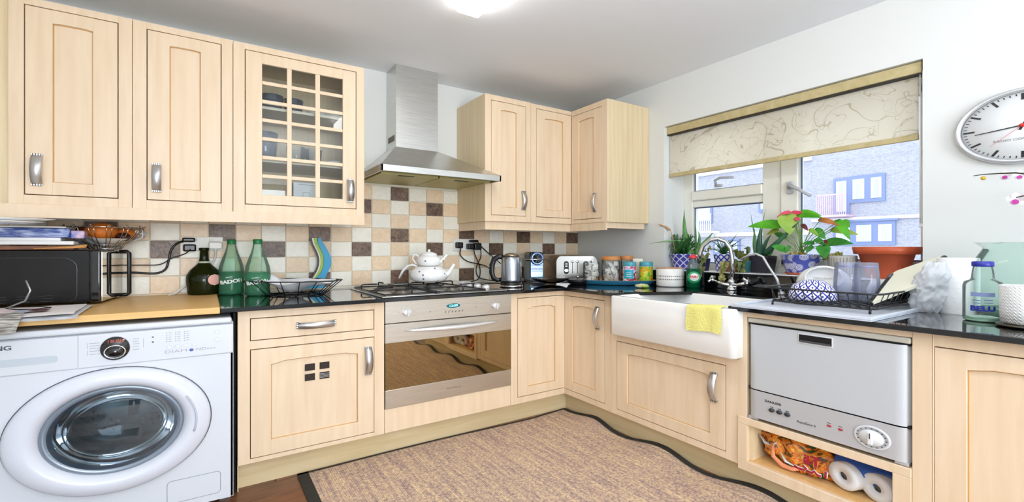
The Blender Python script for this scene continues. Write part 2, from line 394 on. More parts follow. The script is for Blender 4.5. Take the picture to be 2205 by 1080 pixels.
# ------------------------------------------------------------------ outside
FX = 14.0
brick = bpy.data.materials.new('far_brickwork'); n, l = nodes(brick); p = P(n)
tc = n.new('ShaderNodeTexCoord'); mp = n.new('ShaderNodeMapping'); mp.inputs['Rotation'].default_value = (PI / 2, 0, PI / 2); l.new(tc.outputs['Object'], mp.inputs[0])
cx_ = n.new('ShaderNodeSeparateXYZ'); cy_ = n.new('ShaderNodeCombineXYZ'); l.new(tc.outputs['Object'], cx_.inputs[0]); l.new(cx_.outputs[1], cy_.inputs[0]); l.new(cx_.outputs[2], cy_.inputs[1])
bt = n.new('ShaderNodeTexBrick'); bt.inputs['Scale'].default_value = 9; bt.inputs['Mortar Size'].default_value = 0.015
bt.inputs['Color1'].default_value = lin('8E90A0'); bt.inputs['Color2'].default_value = lin('A2A4B2'); bt.inputs['Mortar'].default_value = lin('C6C8D8')
l.new(cy_.outputs[0], bt.inputs['Vector']); l.new(bt.outputs['Color'], p.inputs['Base Color']); p.inputs['Roughness'].default_value = .9
flat_m = mat('slate_blue_frame', '7484B0', .6); pale = mat('pale_render', 'D5D3DA', .8)
curt = mat('net_curtain', 'CDD2E0', .8); rail = mat('pinkish_rail', 'D6B2C4', .6)
struct(mb(mat('paved_yard', 'B9B8BC', .9)).box(3.3, 30, -12, 30, -3.1, -3.0).build('ground'))
bd = thing('apartment_block', 'tall pale brick apartment block seen through the casement pane', 'building', (FX, 3, -3))
mb(brick).box(FX, FX + 5, -8, 6.13, -3, 5.4).build('wall', bd)
mb(pale).box(FX - .06, FX, -8, 6.13, 1.84, 1.92).build('string_course', bd)
def far_window(bdg, y0, y1, z0, z1, cols):
    f = mb(flat_m).box(FX - .04, FX + .02, y0, y1, z0, z1).build('window', bdg)
    wd = (y1 - y0) / sum(cols); yy = y1
    for c in cols:
        a, b = yy - wd * c, yy; yy = a
        mb(curt).box(FX - .055, FX - .04, a + .07, b - .07, z0 + .09, z1 - .09).build('pane', f)
        q = mb(mat('curtain_fold', 'B8BFD2', .8))
        for i in range(4): q.box(FX - .062, FX - .055, a + .12 + i * (b - a - .24) / 4, a + .14 + i * (b - a - .24) / 4, z0 + .1, z1 - .1)
        q.build('curtain', f)
far_window(bd, 4.468, 5.22, 2.29, 2.98, (1.1, 1)); far_window(bd, 5.22, 5.593, 1.99, 2.97, (1,))
far_window(bd, 4.26, 5.6, 1.2, 1.80, (1, 1, .9)); mb(flat_m).box(FX - .08, FX, 4.2, 5.65, 1.80, 1.85).build('lintel', bd)
bc = mb(rail)
bc.box(FX - .5, FX, 5.13, 5.80, 1.93, 1.98).box(FX - .5, FX - .47, 5.13, 5.80, 2.49, 2.52)
for i in range(15): bc.box(FX - .5, FX - .48, 5.13 + i * .0478, 5.142 + i * .0478, 1.98, 2.49)
bc.build('balcony', bd)
b2 = thing('low_apartment_block', 'lower pale brick apartment block with white balcony beyond the left panes', 'building', (FX, 10, -3))
mb(brick).box(FX + .01, FX + 5, 6.13, 22, -3, 3.55).build('wall', b2)
mb(pale).box(FX - .06, FX + 5.0, 6.13, 22, 3.55, 3.68).box(FX - .05, FX + .01, 6.13, 22, 1.50, 1.62).build('coping', b2)
far_window(b2, 8.2, 9.1, .9, 1.42, (1, 1)); far_window(b2, 9.15, 9.8, 1.95, 2.75, (1,))
far_window(b2, 6.6, 7.6, 2.2, 2.9, (1, 1))
q = mb(white)
q.box(FX - .5, FX, 8.9, 10.4, 1.62, 1.68).box(FX - .5, FX - .47, 8.9, 10.4, 2.2, 2.24)
for i in range(22): q.box(FX - .5, FX - .48, 8.9 + i * .07, 8.92 + i * .07, 1.68, 2.2)
q.build('balcony', b2)

# ------------------------------------------------------------------ cabinet joinery
def handle_mesh(M, L=.125, Wd=.034):
    """bowed satin pull, long axis v, in local (u,v,w) around the origin"""
    q = mb(steeld, True, M); n_ = 10; prof = []
    for i in range(n_ + 1):
        t = i / n_; prof.append((L * (t - .5), .006 + .026 * math.sin(PI * t) ** .8))
    for i in range(n_):
        (v0, w0), (v1, w1) = prof[i], prof[i + 1]
        A = [q.v((s * Wd / 2, v, w_ + d)) for v, w_ in ((v0, w0), (v1, w1)) for s in (-1, 1) for d in (0, .004)]
        for a in ((0, 2, 6, 4), (1, 5, 7, 3), (0, 4, 5, 1), (2, 3, 7, 6)): q.f([A[j] for j in a], True)
    for s in (-1, 1):
        q.box(-Wd / 2, Wd / 2, s * L / 2 - .006, s * L / 2 + .006, 0, .011, .001)
        q.use(gap)
        for j in range(4): q.box(-Wd / 2 + .004 + j * .0085, -Wd / 2 + .0065 + j * .0085, s * L / 2 - .0065, s * L / 2 + .0065, .0112, .0122)
        q.use(steeld)
    return q
def handle(parent, Mf, u, v, L=.125, Wd=.034, horiz=False):
    M = Mf @ Matrix.Translation((u, v, 0))
    if horiz: M = M @ Matrix.Rotation(PI / 2, 4, 'Z')
    return handle_mesh(M, L, Wd).build('handle', parent)
def arch(u0, u1, v, h, n_=14):
    """cathedral rail underside: small shoulder then shallow curve"""
    pts = []
    sh = min(.03, (u1 - u0) * .12)
    for i in range(n_ + 1):
        t = i / n_; u = u0 + (u1 - u0) * t
        d = min(u - u0, u1 - u); k = 0 if d < sh * .5 else min(1, (d - sh * .5) / sh)
        pts.append((u, v + h * (3 * k * k - 2 * k ** 3) * (.72 + .28 * math.sin(PI * t))))
    return pts
def door(parent, M, u0, u1, v0, v1, iu, il=None, arch_h=.012, name='door', thick=.0215, top=None, bot=None, hnd=None, holes=None, panel=True):
    """framed door: stiles, rails with an arched head, recessed panel"""
    top = top or iu; bot = bot or iu
    q = mb(wood, False, M); a, b, c, d = u0 + iu, u1 - iu, v0 + bot, v1 - top
    q.box(u0, a, v0, v1, -thick, 0, .0015).box(b, u1, v0, v1, -thick, 0, .0015).box(a - .001, b + .001, v0, c, -thick, 0, .0015)
    ar = arch(a - .001, b + .001, d, arch_h); q.prism([(b + .001, v1), (a - .001, v1)] + ar, 'z', -thick, -.0002)
    o = q.build(name, parent)
    if panel:
        q = mb(wood, False, M).box(a - .005, b + .005, c - .005, d + arch_h + .005, -thick + .002, -.0105)
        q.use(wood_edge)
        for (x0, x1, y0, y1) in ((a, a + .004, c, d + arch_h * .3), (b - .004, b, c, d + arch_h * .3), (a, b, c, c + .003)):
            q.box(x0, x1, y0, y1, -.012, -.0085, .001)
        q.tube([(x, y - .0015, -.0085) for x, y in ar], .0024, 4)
        po = q.build('panel', o)
    if hnd: handle(o, M, *hnd)
    return o
def face_frame(parent, M, u0, u1, v0, v1, openings, thick=.02, name_dark=True):
    """frame of stiles and rails around the given openings (stacked, same width)"""
    q = mb(wood, False, M); a, b = openings[0][0], openings[0][1]
    q.box(u0, a, v0, v1, -thick, 0, .0012).box(b, u1, v0, v1, -thick, 0, .0012)
    vs = sorted([(o[2], o[3]) for o in openings]); y = v0
    for lo, hi in vs:
        if lo - y > .001: q.box(a - .0005, b + .0005, y, lo, -thick, -.0003, .0012)
        y = hi
    if v1 - y > .001: q.box(a - .0005, b + .0005, y, v1, -thick, -.0003, .0012)
    ff = q.build('face_frame', parent)
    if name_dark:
        q = mb(door_gap_shade, False, M)
        for o in openings: q.box(o[0] - .001, o[1] + .001, o[2] - .001, o[3] + .001, -thick - .0035, -thick - .002)  # thin dark sheet stands in for shade behind the door gaps
        q.build('door_gap_shade', ff)
    return ff

G = .0035
Mu = back_M(2.785)
def wall_cabinet(u0, u1, dl, dr, label, hx):
    t = thing('wall_cabinet', label, 'cabinet', ((u0 + u1) / 2, 3.0, 1.304), 'maple wall cabinets')
    mb(wood_side).box(u0 + .001, u1 - .001, 2.81, YW - .002, 1.308, 2.183).build('carcass', t)
    face_frame(t, Mu, u0 + .001, u1 - .001, 1.304, 2.186, [(dl, dr, 1.344, 2.155)])
    door(t, Mu, dl + G, dr - G, 1.344 + G, 2.155 - G,   .085, arch_h=.003, top=.058, bot=.055, hnd=(hx, 1.452, .125, .036))
    return t
wall_cabinet(-.695, -.2885, -.647, -.338, 'solid-door maple wall cabinet nearest the edge above the microwave', -.605)
wall_cabinet(-.2885, .115, -.236, .065, 'solid-door maple wall cabinet between the end one and the glazed one', -.197)
# glazed cabinet
t = thing('glazed_cabinet', 'maple wall cabinet with a 21-pane glass door beside the extractor hood', 'cabinet', (.45, 3.0, 1.304))
q = mb(wood_side)
q.box(.116, .134, 2.806, YW - .002, 1.308, 2.183).box(.768, .785, 2.806, YW - .002, 1.308, 2.183)
q.box(.134, .768, 2.806, YW - .002, 1.308, 1.326).box(.134, .768, 2.806, YW - .002, 2.165, 2.183)
q.box(.134, .768, YW - .014, YW - .002, 1.326, 2.165); q.build('carcass', t)
inm = mat('cabinet_shelf', 'E4DCC8', .5)
mb(inm).box(.135, .767, 2.84, 3.21, 1.585, 1.60).build('shelf', t); mb(inm).box(.135, .767, 2.84, 3.21, 1.872, 1.887).build('shelf', t)
face_frame(t, Mu, .1165, .785, 1.304, 2.186, [(.168, .739, 1.345, 2.155)], name_dark=False)
q = mb(wood, False, Mu); du0, du1, dv0, dv1 = .168 + G, .739 - G, 1.345 + G, 2.155 - G
q.box(du0, .248, dv0, dv1, -.022, 0, .0015).box(.662, du1, dv0, dv1, -.022, 0, .0015).box(.247, .663, dv0, 1.401, -.022, 0, .0015).box(.247, .663, 2.096, dv1, -.022, 0, .0015)
gd = q.build('door', t)
vb = [.248, .368, .392, .513, .538, .662]
for a, b in ((.368, .392), (.513, .538)): mb(wood, False, Mu).box(a, b, 1.401, 2.096, -.018, -.002, .002).build('muntin', gd)
rows = [1.401]; st = (2.096 - 1.401) / 7
for i in range(1, 7):
    z = 1.401 + st * i
    mb(wood, False, Mu).box(.248, .662, z - .0095, z + .0095, -.019, -.003, .002).build('muntin', gd)
for i in range(7):
    for a, b in ((.248, .368), (.392, .513), (.538, .662)):
        mb(clear, False, Mu).box(a + .0005, b - .0005, 1.401 + st * i + .0096 * (i > 0), 1.401 + st * (i + 1) - .0096 * (i < 6), -.0125, -.010).build('pane', gd)
handle(gd, Mu, .702, 1.452, .125, .036)
q = mb(steelp)
q.box(.162, .167, 2.792, 2.80, 1.39, 1.43).box(.162, .167, 2.792, 2.80, 2.0, 2.04); q.build('hinge', gd)

# pelmets under the units
tag(mb(wood).prism([(-.72, 1.245), (.782, 1.253), (.782, 1.304), (-.72, 1.304)], 'y', 2.772, 2.79).build('light_pelmet'), 'maple pelmet strip under the long row of wall cabinets', 'pelmet')
tag(mb(wood_side).box(-1.149, -.697, 2.80, YW - .002, 1.304, 2.186).build('end_panel'), 'pale maple end panel at the wall beside the first wall cabinet', 'panel')

# right-hand wall units
XU, YU = 2.403, 2.792
t = thing('wall_cabinet', 'maple wall cabinet beside the hood with one solid door and visible side', 'cabinet', (1.82, 3.0, 1.304), 'maple wall cabinets')
mb(wood_side).box(1.619, 2.009, 2.81, YW - .002, 1.306, 2.195, .001).build('carcass', t)
M2 = back_M(YU)
face_frame(t, M2, 1.619, 2.009, 1.306, 2.195, [(1.668, 1.966, 1.349, 2.158)])
door(t, M2, 1.668 + G, 1.966 - G, 1.349 + G, 2.158 - G, .078, arch_h=.005, top=.058, bot=.056, hnd=(1.938, 1.465, .128, .034))
t = thing('corner_wall_cabinet', 'L-shaped maple corner wall cabinet with two doors meeting in the corner', 'cabinet', (2.6, 3.0, 1.304))
q = mb(wood_side).box(2.011, XW - .002, 2.82, YW - .002, 1.306, 2.19).box(2.43, XW - .002, 2.42, 2.82, 1.306, 2.19)
q.build('carcass', t)
mb(wood_side).box(XU + .0205, XW - .002, 2.400, 2.42, 1.306, 2.193, .001).build('end_panel', t)
face_frame(t, M2, 2.011, 2.402, 1.306, 2.192, [(2.062, 2.40, 1.349, 2.162)])
door(t, M2, 2.062 + G, 2.400 - .001, 1.349 + G, 2.162 - G, .078, arch_h=.005, top=.062, bot=.054)
M3 = right_M(XU)
face_frame(t, M3, -2.79, -2.400, 1.306, 2.192, [(-2.785, -2.458, 1.335, 2.152)])
door(t, M3, -2.785 + .001, -2.458 - G, 1.335 + G, 2.152 - G, .08, arch_h=.006, top=.058, bot=.054, hnd=(-2.522, 1.455, .128, .034))
q = mb(wood).box(1.632, 2.408, 2.812, 2.828, 1.247, 1.306, .001).box(1.632, 1.648, 2.828, YW - .002, 1.247, 1.306, .001)
q.box(2.408, 2.424, 2.42, 2.828, 1.247, 1.306, .001).box(2.424, XW - .03, 2.42, 2.436, 1.262, 1.306, .001)
tag(q.build('corner_pelmet'), 'maple pelmet strip under the corner wall cabinets', 'pelmet')

# ------------------------------------------------------------------ base units, hob wall
D, R = 2.44, 2.04
Mb = back_M(D); Mr = right_M(R)
t = thing('base_cabinet', 'maple base cabinet with drawer over vented door beside the washing machine', 'cabinet', (.46, 2.8, .13))
mb(wood_side).box(.121, .791, D + .024, YW - .002, .12, .822).build('carcass', t)
face_frame(t, Mb, .119, .793, .126, .829, [(.168, .740, .688, .793), (.168, .741, .146, .650)])
dr = mb(wood, False, Mb).box(.168 + G, .740 - G, .688 + G, .793 - G, -.02, 0, .0015).build('drawer', t)
handle(dr, Mb, .453, .741, .172, .03, True)
dd = door(t, Mb @ Matrix.Translation((0, 0, .002)), .168 + G, .741 - G, .146 + G, .650 - G, .083, arch_h=.014, top=.075, bot=.068, hnd=(.706, .53, .135, .036))
q = mb(mat('vent_opening', '2C221C', .7), False, Mb)
for a in (.402, .470):
    for z in (.467, .516): q.box(a, a + .046, z, z + .033, -.0055, -.0043)
q.use(steeld)
for z in (.474, .480, .486, .492): q.box(.4705, .5155, z, z + .0015, -.004, -.003)
q.build('vent', dd)

# oven
t = thing('built_in_oven', 'stainless steel built-in oven with mirrored glass door under the hob', 'oven', (1.2, 2.8, .257))
mb(gap).box(.797, 1.599, D + .012, YW - .01, .262, .829).build('casing', t)
q = mb(ovensteel, False, Mb).box(.7955, 1.600, .7125, .831, -.012, .008, .002)
cp = q.build('control_panel', t)
q = mb(ovensteel, False, Mb)
q.box(.7955, 1.600, .606, .7085, -.012, .008, .002).box(.7955, 1.600, .257, .3555, -.012, .008, .002)
od = q.build('oven_door', t)
mb(ovenglass, False, Mb).box(.7965, 1.599, .3555, .606, -.008, .006).build('door_glass', od)
q = mb(mat('oven_handle_silver', 'E9E9EA', .25, .6), True, Mb); hp = []
for i in range(15):
    tt = i / 14; hp.append((.905 + .59 * tt, .666 - .006 * 0, .014 + .045 * math.sin(PI * tt)))
q.tube(hp, [.004 + .010 * math.sin(PI * i / 14) for i in range(15)], 10)
q.tube([(.98, .666, 0), (.98, .666, .022)], .006, 6).tube([(1.42, .666, 0), (1.42, .666, .022)], .006, 6); q.build('door_handle', od)
knobm = mat('silver_knob', 'E4E4E6', .3, .3)
for u in (.916, 1.482):
    q = mb(knobm, True, Mb); q.lathe([(.026, .008), (.025, .022), (.020, .026), (.0001, .027)], (u, .765, 0), 24, sx=1, sy=.74)
    q.box(u - .005, u + .005, .747, .783, .024, .038, .002); kb = q.build('knob', cp)
q = mb(mat('display_glass', '0F4A55', .1, emit='0B7A8A', es=.35), False, Mb)
q.prism([(1.197 + .045 * math.cos(a), .783 + .013 * math.sin(a)) for a in [2 * PI * i / 24 for i in range(24)]], 'z', .008, .0095); ds = q.build('display', cp)
text('clock_digits', '12:09', .019, Mb @ Matrix.Translation((1.197, .783, .0098)), mat('cyan_digits', 'B8FFFF', .5, emit='9CFFFF', es=1.5), cp)
q = mb(blackg, False, Mb)
for i in range(6):
    u = 1.142 + i * .022
    q.prism([(u, .748), (u + .006, .755), (u + .010, .757), (u + .006, .750), (u + .005, .744)], 'z', .008, .0095)
q.build('buttons', cp)
q = mb(mat('green_lamp', '1E8A50', .3), False, Mb).lathe([(.003, .008), (.003, .0095)], (1.053, .760, 0), 8); q.build('indicator_lamp', cp)
q = mb(mat('red_lamp', 'B0402A', .3), False, Mb).lathe([(.003, .008), (.003, .0095)], (1.345, .764, 0), 8); q.build('indicator_lamp', cp)
q = mb(mat('grey_print', '8A8884', .5), False, Mb)
for u, z in ((.916, .765), (1.482, .765)):
    for i in range(7):
        a = -.6 + i * (PI + 1.2) / 6; q.box(u + .043 * math.cos(a) - .002, u + .043 * math.cos(a) + .002, z + .030 * math.sin(a) - .0015, z + .030 * math.sin(a) + .0015, .008, .0087)
q.build('knob_marks', cp, kind='stuff')
text('badge', 'ELECTROLUX', .011, Mb @ Matrix.Translation((1.2, .308, .0085)), mat('grey_print2', '77746E', .5), od)
tag(mb(wood).box(.7945, 1.600, D, D + .02, .127, .254, .0015).build('filler_panel'), 'plain maple panel below the oven', 'panel')

# corner base units
t = thing('corner_base_cabinet', 'L-shaped maple corner base cabinet with two narrow arched doors', 'cabinet', (2.4, 2.8, .13))
q = mb(wood_side).box(1.603, XW - .002, D + .024, YW - .002, .12, .822).box(R + .024, XW - .002, 2.012, D + .02, .12, .822); q.build('carcass', t)
face_frame(t, Mb, 1.602, 2.04, .126, .829, [(1.652, 2.038, .165, .799)])
door(t, Mb, 1.652 + G, 2.038, .165 + G, .799 - G, .078, arch_h=.012, top=.068, bot=.056)
face_frame(t, Mr, -2.44, -2.010, .126, .829, [(-2.438, -2.059, .160, .796)])
door(t, Mr, -2.438, -2.059 - G, .160 + G, .796 - G, .078, arch_h=.012, top=.066, bot=.056, hnd=(-2.115, .682, .13, .034))
# sink unit
t = thing('sink_cabinet', 'maple cabinet with a wide arched door below the belfast sink', 'cabinet', (2.4, 1.6, .13))
mb(wood_side).box(R + .024, XW - .002, 1.21, 2.006, .12, .58).build('carcass', t)
face_frame(t, Mr, -2.008, -1.204, .126, .604, [(-1.962, -1.265, .158, .566)])
door(t, Mr, -1.962 + G, -1.265 - G, .158 + G, .566 - G, .080, arch_h=.012, top=.066, bot=.056, hnd=(-1.322, .450, .13, .036))

# belfast sink
def rrect(x0, x1, y0, y1, r, n_=5):
    o = []
    for cx, cy, a in ((x1 - r, y1 - r, 0), (x0 + r, y1 - r, PI / 2), (x0 + r, y0 + r, PI), (x1 - r, y0 + r, 1.5 * PI)):
        for i in range(n_ + 1): o.append((cx + r * math.cos(a + PI / 2 * i / n_), cy + r * math.sin(a + PI / 2 * i / n_)))
    return o
t = thing('belfast_sink', 'large white ceramic belfast sink with exposed front', 'sink', (2.25, 1.57, .61))
sx0, sx1, sy0, sy1 = 1.972, 2.53, 1.182, 1.955
q = mb(ceram, True); loops = []
for (e, z, r) in ((.012, .612, .03), (0, .622, .03), (0, .832, .03), (.004, .840, .028), (.034, .840, .03), (.040, .832, .03), (.052, .655, .05), (.09, .640, .06)):
    loops.append([q.v((x, y, z)) for x, y in rrect(sx0 + e, sx1 - e, sy0 + e, sy1 - e, r)])
for a, b in zip(loops, loops[1:]):
    for i in range(len(a)): q.f([a[i], a[(i + 1) % len(a)], b[(i + 1) % len(a)], b[i]])
q.f(loops[-1], True); q.f(loops[0][::-1], False); q.build('basin', t)
q = mb(steelp, True)
q.lathe([(.04, 0), (.042, .004), (.02, .002)], (2.3, 1.57, .641), 20); q.build('drain', t)
q = mb(mat('overflow_slot', '3A3C40', .4)).box(2.10, 2.18, 1.2245, 1.2265, .795, .815)
q.use(whitem).box(2.105, 2.175, 1.226, 1.2285, .79, .822); q.use(gap)
for xx in (2.112, 2.135, 2.158): q.box(xx, xx + .014, 1.228, 1.230, .80, .812)
q.build('overflow', t)
# yellow cloth
cl = mat('yellow_cloth', 'F3EC8E', .9, bump=.6, bscale=160)
def clf(u, v):
    y = 1.240 + .185 * u + .003 * math.sin(v * 7 + 2 * u)
    s = v * .20
    if s < .075: x, z = 2.032 - s * .9, .8435 + .001 * math.sin(u * 9)
    else: k = min(1, (s - .075) / .025); x, z = 1.9645 - .004 * k - .002 * math.sin(u * 12) * k, .8435 - (s - .075) * .98
    return (x, y, z + .004 * math.sin(u * 5))
tag(mb(cl, True).grid(clf, 14, 18, .0035).build('dishcloth'), 'yellow dishcloth folded over the front rim of the sink', 'cloth')

# dishwasher bay
t = thing('dishwasher_housing', 'maple housing with posts and an open shelf box below the dishwasher', 'cabinet', (2.4, .87, .1))
q = mb(wood)
q.box(R, R + .02, 1.164, 1.2035, .352, .829, .001).box(R, R + .02, .524, .576, .126, .829, .001)
q.box(R, R + .02, .577, 1.163, .806, .829, .001); q.build('face_frame', t)
mb(wood_side).box(R + .02, XW - .002, 1.164, 1.182, .10, .82).box(R + .02, XW - .002, .556, .574, .10, .82).build('side_panel', t)
q = mb(wood)
bx = R - .006
q.box(bx, bx + .022, .577, 1.204, .319, .352, .002).box(bx, bx + .022, .577, 1.204, .110, .155, .002)
q.box(bx, bx + .022, 1.160, 1.204, .155, .319, .0015).box(bx, bx + .022, .577, .630, .155, .319, .0015)
q.build('shelf_front', t)
q = mb(woodin).box(bx + .022, XW - .05, .577, 1.163, .150, .160).box(bx + .022, XW - .05, .577, 1.163, .335, .352)
q.use(wood_side).box(bx + .022, XW - .05, 1.145, 1.163, .16, .335).box(bx + .022, XW - .05, .577, .595, .16, .335).box(XW - .06, XW - .05, .595, 1.145, .16, .335)
q.build('shelf_box', t)
# dishwasher
t = thing('compact_dishwasher', 'silver grey compact dishwasher built in below the worktop', 'dishwasher', (2.4, .87, .355))
silver = mat('silver_grey_panel', 'C6CACF', .38, .1); silv2 = mat('silver_panel_lower', 'C4C5C9', .35, .25)
dwx = R - .004
mb(mat('dishwasher_case', 'BDB9AE', .5)).box(dwx + .03, XW - .06, .582, 1.158, .362, .805, .01, 2).build('casing', t)
mb(mat('dishwasher_top_strip', 'CFCABD', .5)).box(dwx + .004, dwx + .05, .580, 1.160, .782, .804, .006, 2).build('top_strip', t)
def bulge(u, v, y0, y1, z0, z1, d=.016):
    y = y1 + (y0 - y1) * u; z = z0 + (z1 - z0) * v; e = min(u, 1 - u) / .06; k = 1 if e >= 1 else math.sin(e * PI / 2)
    return (dwx + .03 - (.018 + d) * (k ** .6 if k > 0 else 0), y, z)
dd = mb(silver, True).grid(lambda u, v: bulge(u, v, .579, 1.161, .492, .777), 40, 1).build('door', t)
q = mb(silv2, True).grid(lambda u, v: bulge(u, v, .579, 1.161, .366, .487), 40, 2)
q.box(dwx + .004, dwx + .03, .585, .625, .355, .366).box(dwx + .004, dwx + .03, 1.115, 1.155, .355, .366)
cpn = q.build('control_panel', t)
mb(gap).box(dwx + .01, dwx + .03, .582, 1.158, .484, .496).box(dwx + .01, dwx + .03, .582, 1.158, .774, .784).build('seam', t)
q = mb(mat('grip_rim', 'D8D9DC', .3)).box(dwx - .007, dwx - .003, .815, .942, .727, .768, .001)
q.use(black).box(dwx - .0075, dwx - .0055, .819, .938, .733, .764); q.use(mat('grip_lip', '4A4C52', .3)).box(dwx - .011, dwx - .0075, .823, .934, .733, .741, .001)
q.build('door_grip', dd)
q = mb(mat('dial_rim', 'D6D7DA', .3), True, right_M(dwx - .004))
q.lathe([(.058, 0), (.056, .004), (.050, .006), (.048, .002), (.0001, .002)], (-.689, .424, 0), 40, sx=1, sy=.74)
q.use(mat('dial_face', 'E2E3E6', .3)).lathe([(.040, .002), (.036, .012), (.0001, .014)], (-.689, .424, 0), 36, sx=1, sy=.74)
q.box(-.697, -.681, .402, .446, .012, .024, .003); q.use(black).box(-.6905, -.6875, .424, .444, .024, .0245)
for i in range(16):
    a = i * 2 * PI / 16; u, v_ = -.689 + .045 * math.cos(a), .424 + .033 * math.sin(a); q.box(u - .0025, u + .0025, v_ - .0012, v_ + .0012, .0055, .0062)
q.build('programme_dial', cpn)
for yy, z in ((1.049, .419), (1.017, .4195), (.985, .4195)):
    mb(mat('dark_button', '2A303A', .25), True, right_M(dwx - .004)).lathe([(.012, 0), (.011, .006), (.0001, .008)], (-yy, z, 0), 16, sy=.74).build('button', cpn)
for yy, z in ((.829, .422), (.790, .420)):
    mb(mat('red_lamp2', 'B2343A', .3), True, right_M(dwx - .004)).lathe([(.009, 0), (.008, .002), (.0001, .003)], (-yy, z, 0), 14, sy=.5).build('indicator_lamp', cpn)
dk = mat('dark_print', '35373C', .5)
text('lettering', 'ZANUSSI', .013, right_M(dwx - .0042) @ Matrix.Translation((-1.045, .452, 0)), dk, cpn, bold=.0004)
text('lettering', 'AquaSave 5', .014, right_M(dwx - .0042) @ Matrix.Translation((-.912, .404, 0)), dk, cpn, sx=1.1)
q = mb(dk, False, right_M(dwx - .004))
for i in range(3): q.box(-1.056 + i * .032, -1.042 + i * .032, .431, .4335, .0, .0006)
q.box(-.836, -.822, .432, .434, 0, .0006).box(-.797, -.783, .430, .432, 0, .0006).box(-.69, -.687, .462, .466, 0, .0006); q.build('markings', cpn, kind='stuff')

# end base unit right
t = thing('base_cabinet', 'maple base cabinet with arched full-height door next to the dishwasher', 'cabinet', (2.4, .2, .13))
mb(wood_side).box(R + .024, XW - .002, -.12, .522, .12, .822).build('carcass', t)
face_frame(t, Mr, -.523, .12, .126, .829, [(-.5225 + .004, .07, .155, .787)])
door(t, Mr, -.5225 + .004 + .001, .07 - G, .155 + G, .787 - G, .080, arch_h=.014, top=.060, bot=.056)

# plinths
tag(mb(plinthm).box(.124, 2.10, 2.50, 2.515, .0, .128).build('plinth'), 'maple plinth board below the oven run', 'plinth', None)
tag(mb(plinthm).box(2.10, 2.115, -.12, 2.50, .0, .128).build('plinth'), 'maple plinth board below the sink and dishwasher run', 'plinth', None)
tag(mb(wood_side).box(.119, .123, 2.46, 2.52, 0, .126).build('plinth_return'), 'short plinth end beside the washing machine', 'plinth')

# worktops
q = mb(granite)
q.box(.052, 2.0, 2.40, YW - .004, WT - .0195, WT, .002).box(1.9995, XW - .003, 1.962, YW - .004, WT - .0195, WT)
q.box(2.0, XW - .003, -.12, 1.230, WT - .0195, WT, .002).box(2.505, XW - .003, 1.2295, 1.9625, WT - .0195, WT)
q.prism([(2.10, 1.963), (2.50, 1.963), (2.506, 1.963), (2.506, 1.76), (2.36, 1.83)], 'z', WT - .0195, WT)
wt = q.build('granite_worktop'); tag(wt, 'black polished granite worktop running round the corner behind the sink', 'worktop')
for f in wt.data.polygons:
    pass
tag(mb(oak).box(-1.148, .050, 2.398, YW - .004, WT - .021, WT + .006, .002).build('oak_worktop'), 'oiled oak block worktop above the washing machine', 'worktop')
tag(mb(gap).box(.104, .112, 2.47, 3.2, .0, .82).build('shadow_strip'), 'dark strip standing in for the shade between washing machine and base cabinet', 'strip')  # dark strip put in as the shade of this narrow gap

# ------------------------------------------------------------------ washing machine
wx0, wx1, wy = -.715, .100, 2.385
t = thing('washing_machine', 'white front-loading washing machine under the oak worktop', 'washing machine', ((wx0 + wx1) / 2, 2.75, 0))
q = mb(enamel, True); cx, cz, RX, RZ = -.298, .403, .318, .245
ow = rrect(wx0, wx1, .025, .785, .012, 3)
q.sm = False
q.box(wx0, wx0 + .012, wy + .012, 3.1, .02, .79).box(wx1 - .012, wx1, wy + .012, 3.1, .02, .79).box(wx0 + .012, wx1 - .012, wy + .012, 3.1, .02, .03).box(wx0 + .012, wx1 - .012, wy + .012, 3.1, .778, .79).box(wx0 + .012, wx1 - .012, 3.09, 3.1, .03, .778)
q.box(wx0 + .01, wx0 + .05, wy + .05, wy + .09, 0, .02).box(wx1 - .05, wx1 - .01, wy + .05, wy + .09, 0, .02)
q.build('casing', t)
# front sheet with the round opening
q = mb(enamel); N = 48
inn = [(cx + RX * math.cos(2 * PI * i / N), cz + RZ * math.sin(2 * PI * i / N)) for i in range(N)]
def toedge(a):
    dx, dz = math.cos(a), math.sin(a); ts = []
    if dx: ts.append(((wx1 if dx > 0 else wx0) - cx) / dx)
    if dz: ts.append(((.640 + .065 if dz > 0 else .025) - cz) / dz)
    k_ = min(t_ for t_ in ts if t_ > 0); return (cx + dx * k_, cz + dz * k_)
A = [q.v((x, wy, z)) for x, z in inn]; B = [q.v((*((lambda p_: (p_[0], wy, p_[1]))(toedge(2 * PI * i / N))),)) for i in range(N)]
for i in range(N): q.f([A[i], A[(i + 1) % N], B[(i + 1) % N], B[i]])
for cc in ((wx1, .705), (wx0, .705), (wx0, .025), (wx1, .025)):
    # close the corners
    best = sorted(range(N), key=lambda i: (B[i].co.x - cc[0]) ** 2 + (B[i].co.z - cc[1]) ** 2)
    i0 = best[0]
    for i in range(N):
        b0, b1 = B[i].co, B[(i + 1) % N].co
        if abs(b0.x - b1.x) > 1e-4 and abs(b0.z - b1.z) > 1e-4 and ((b0.x - cc[0]) * (b1.x - cc[0]) < .02 and (b0.z - cc[1]) * (b1.z - cc[1]) < .02):
            if (min(abs(b0.x - cc[0]), abs(b1.x - cc[0])) < 1e-4 and min(abs(b0.z - cc[1]), abs(b1.z - cc[1])) < 1e-4): q.f([B[i], B[(i + 1) % N], q.v((cc[0], wy, cc[1]))])
C2 = [q.v((x, wy + .012, z)) for x, z in inn]
for i in range(N): q.f([A[i], A[(i + 1) % N], C2[(i + 1) % N], C2[i]])
q.box(wx1 - .012, wx1, wy, wy + .013, .025, .70, .002)
q.build('front_panel', t)
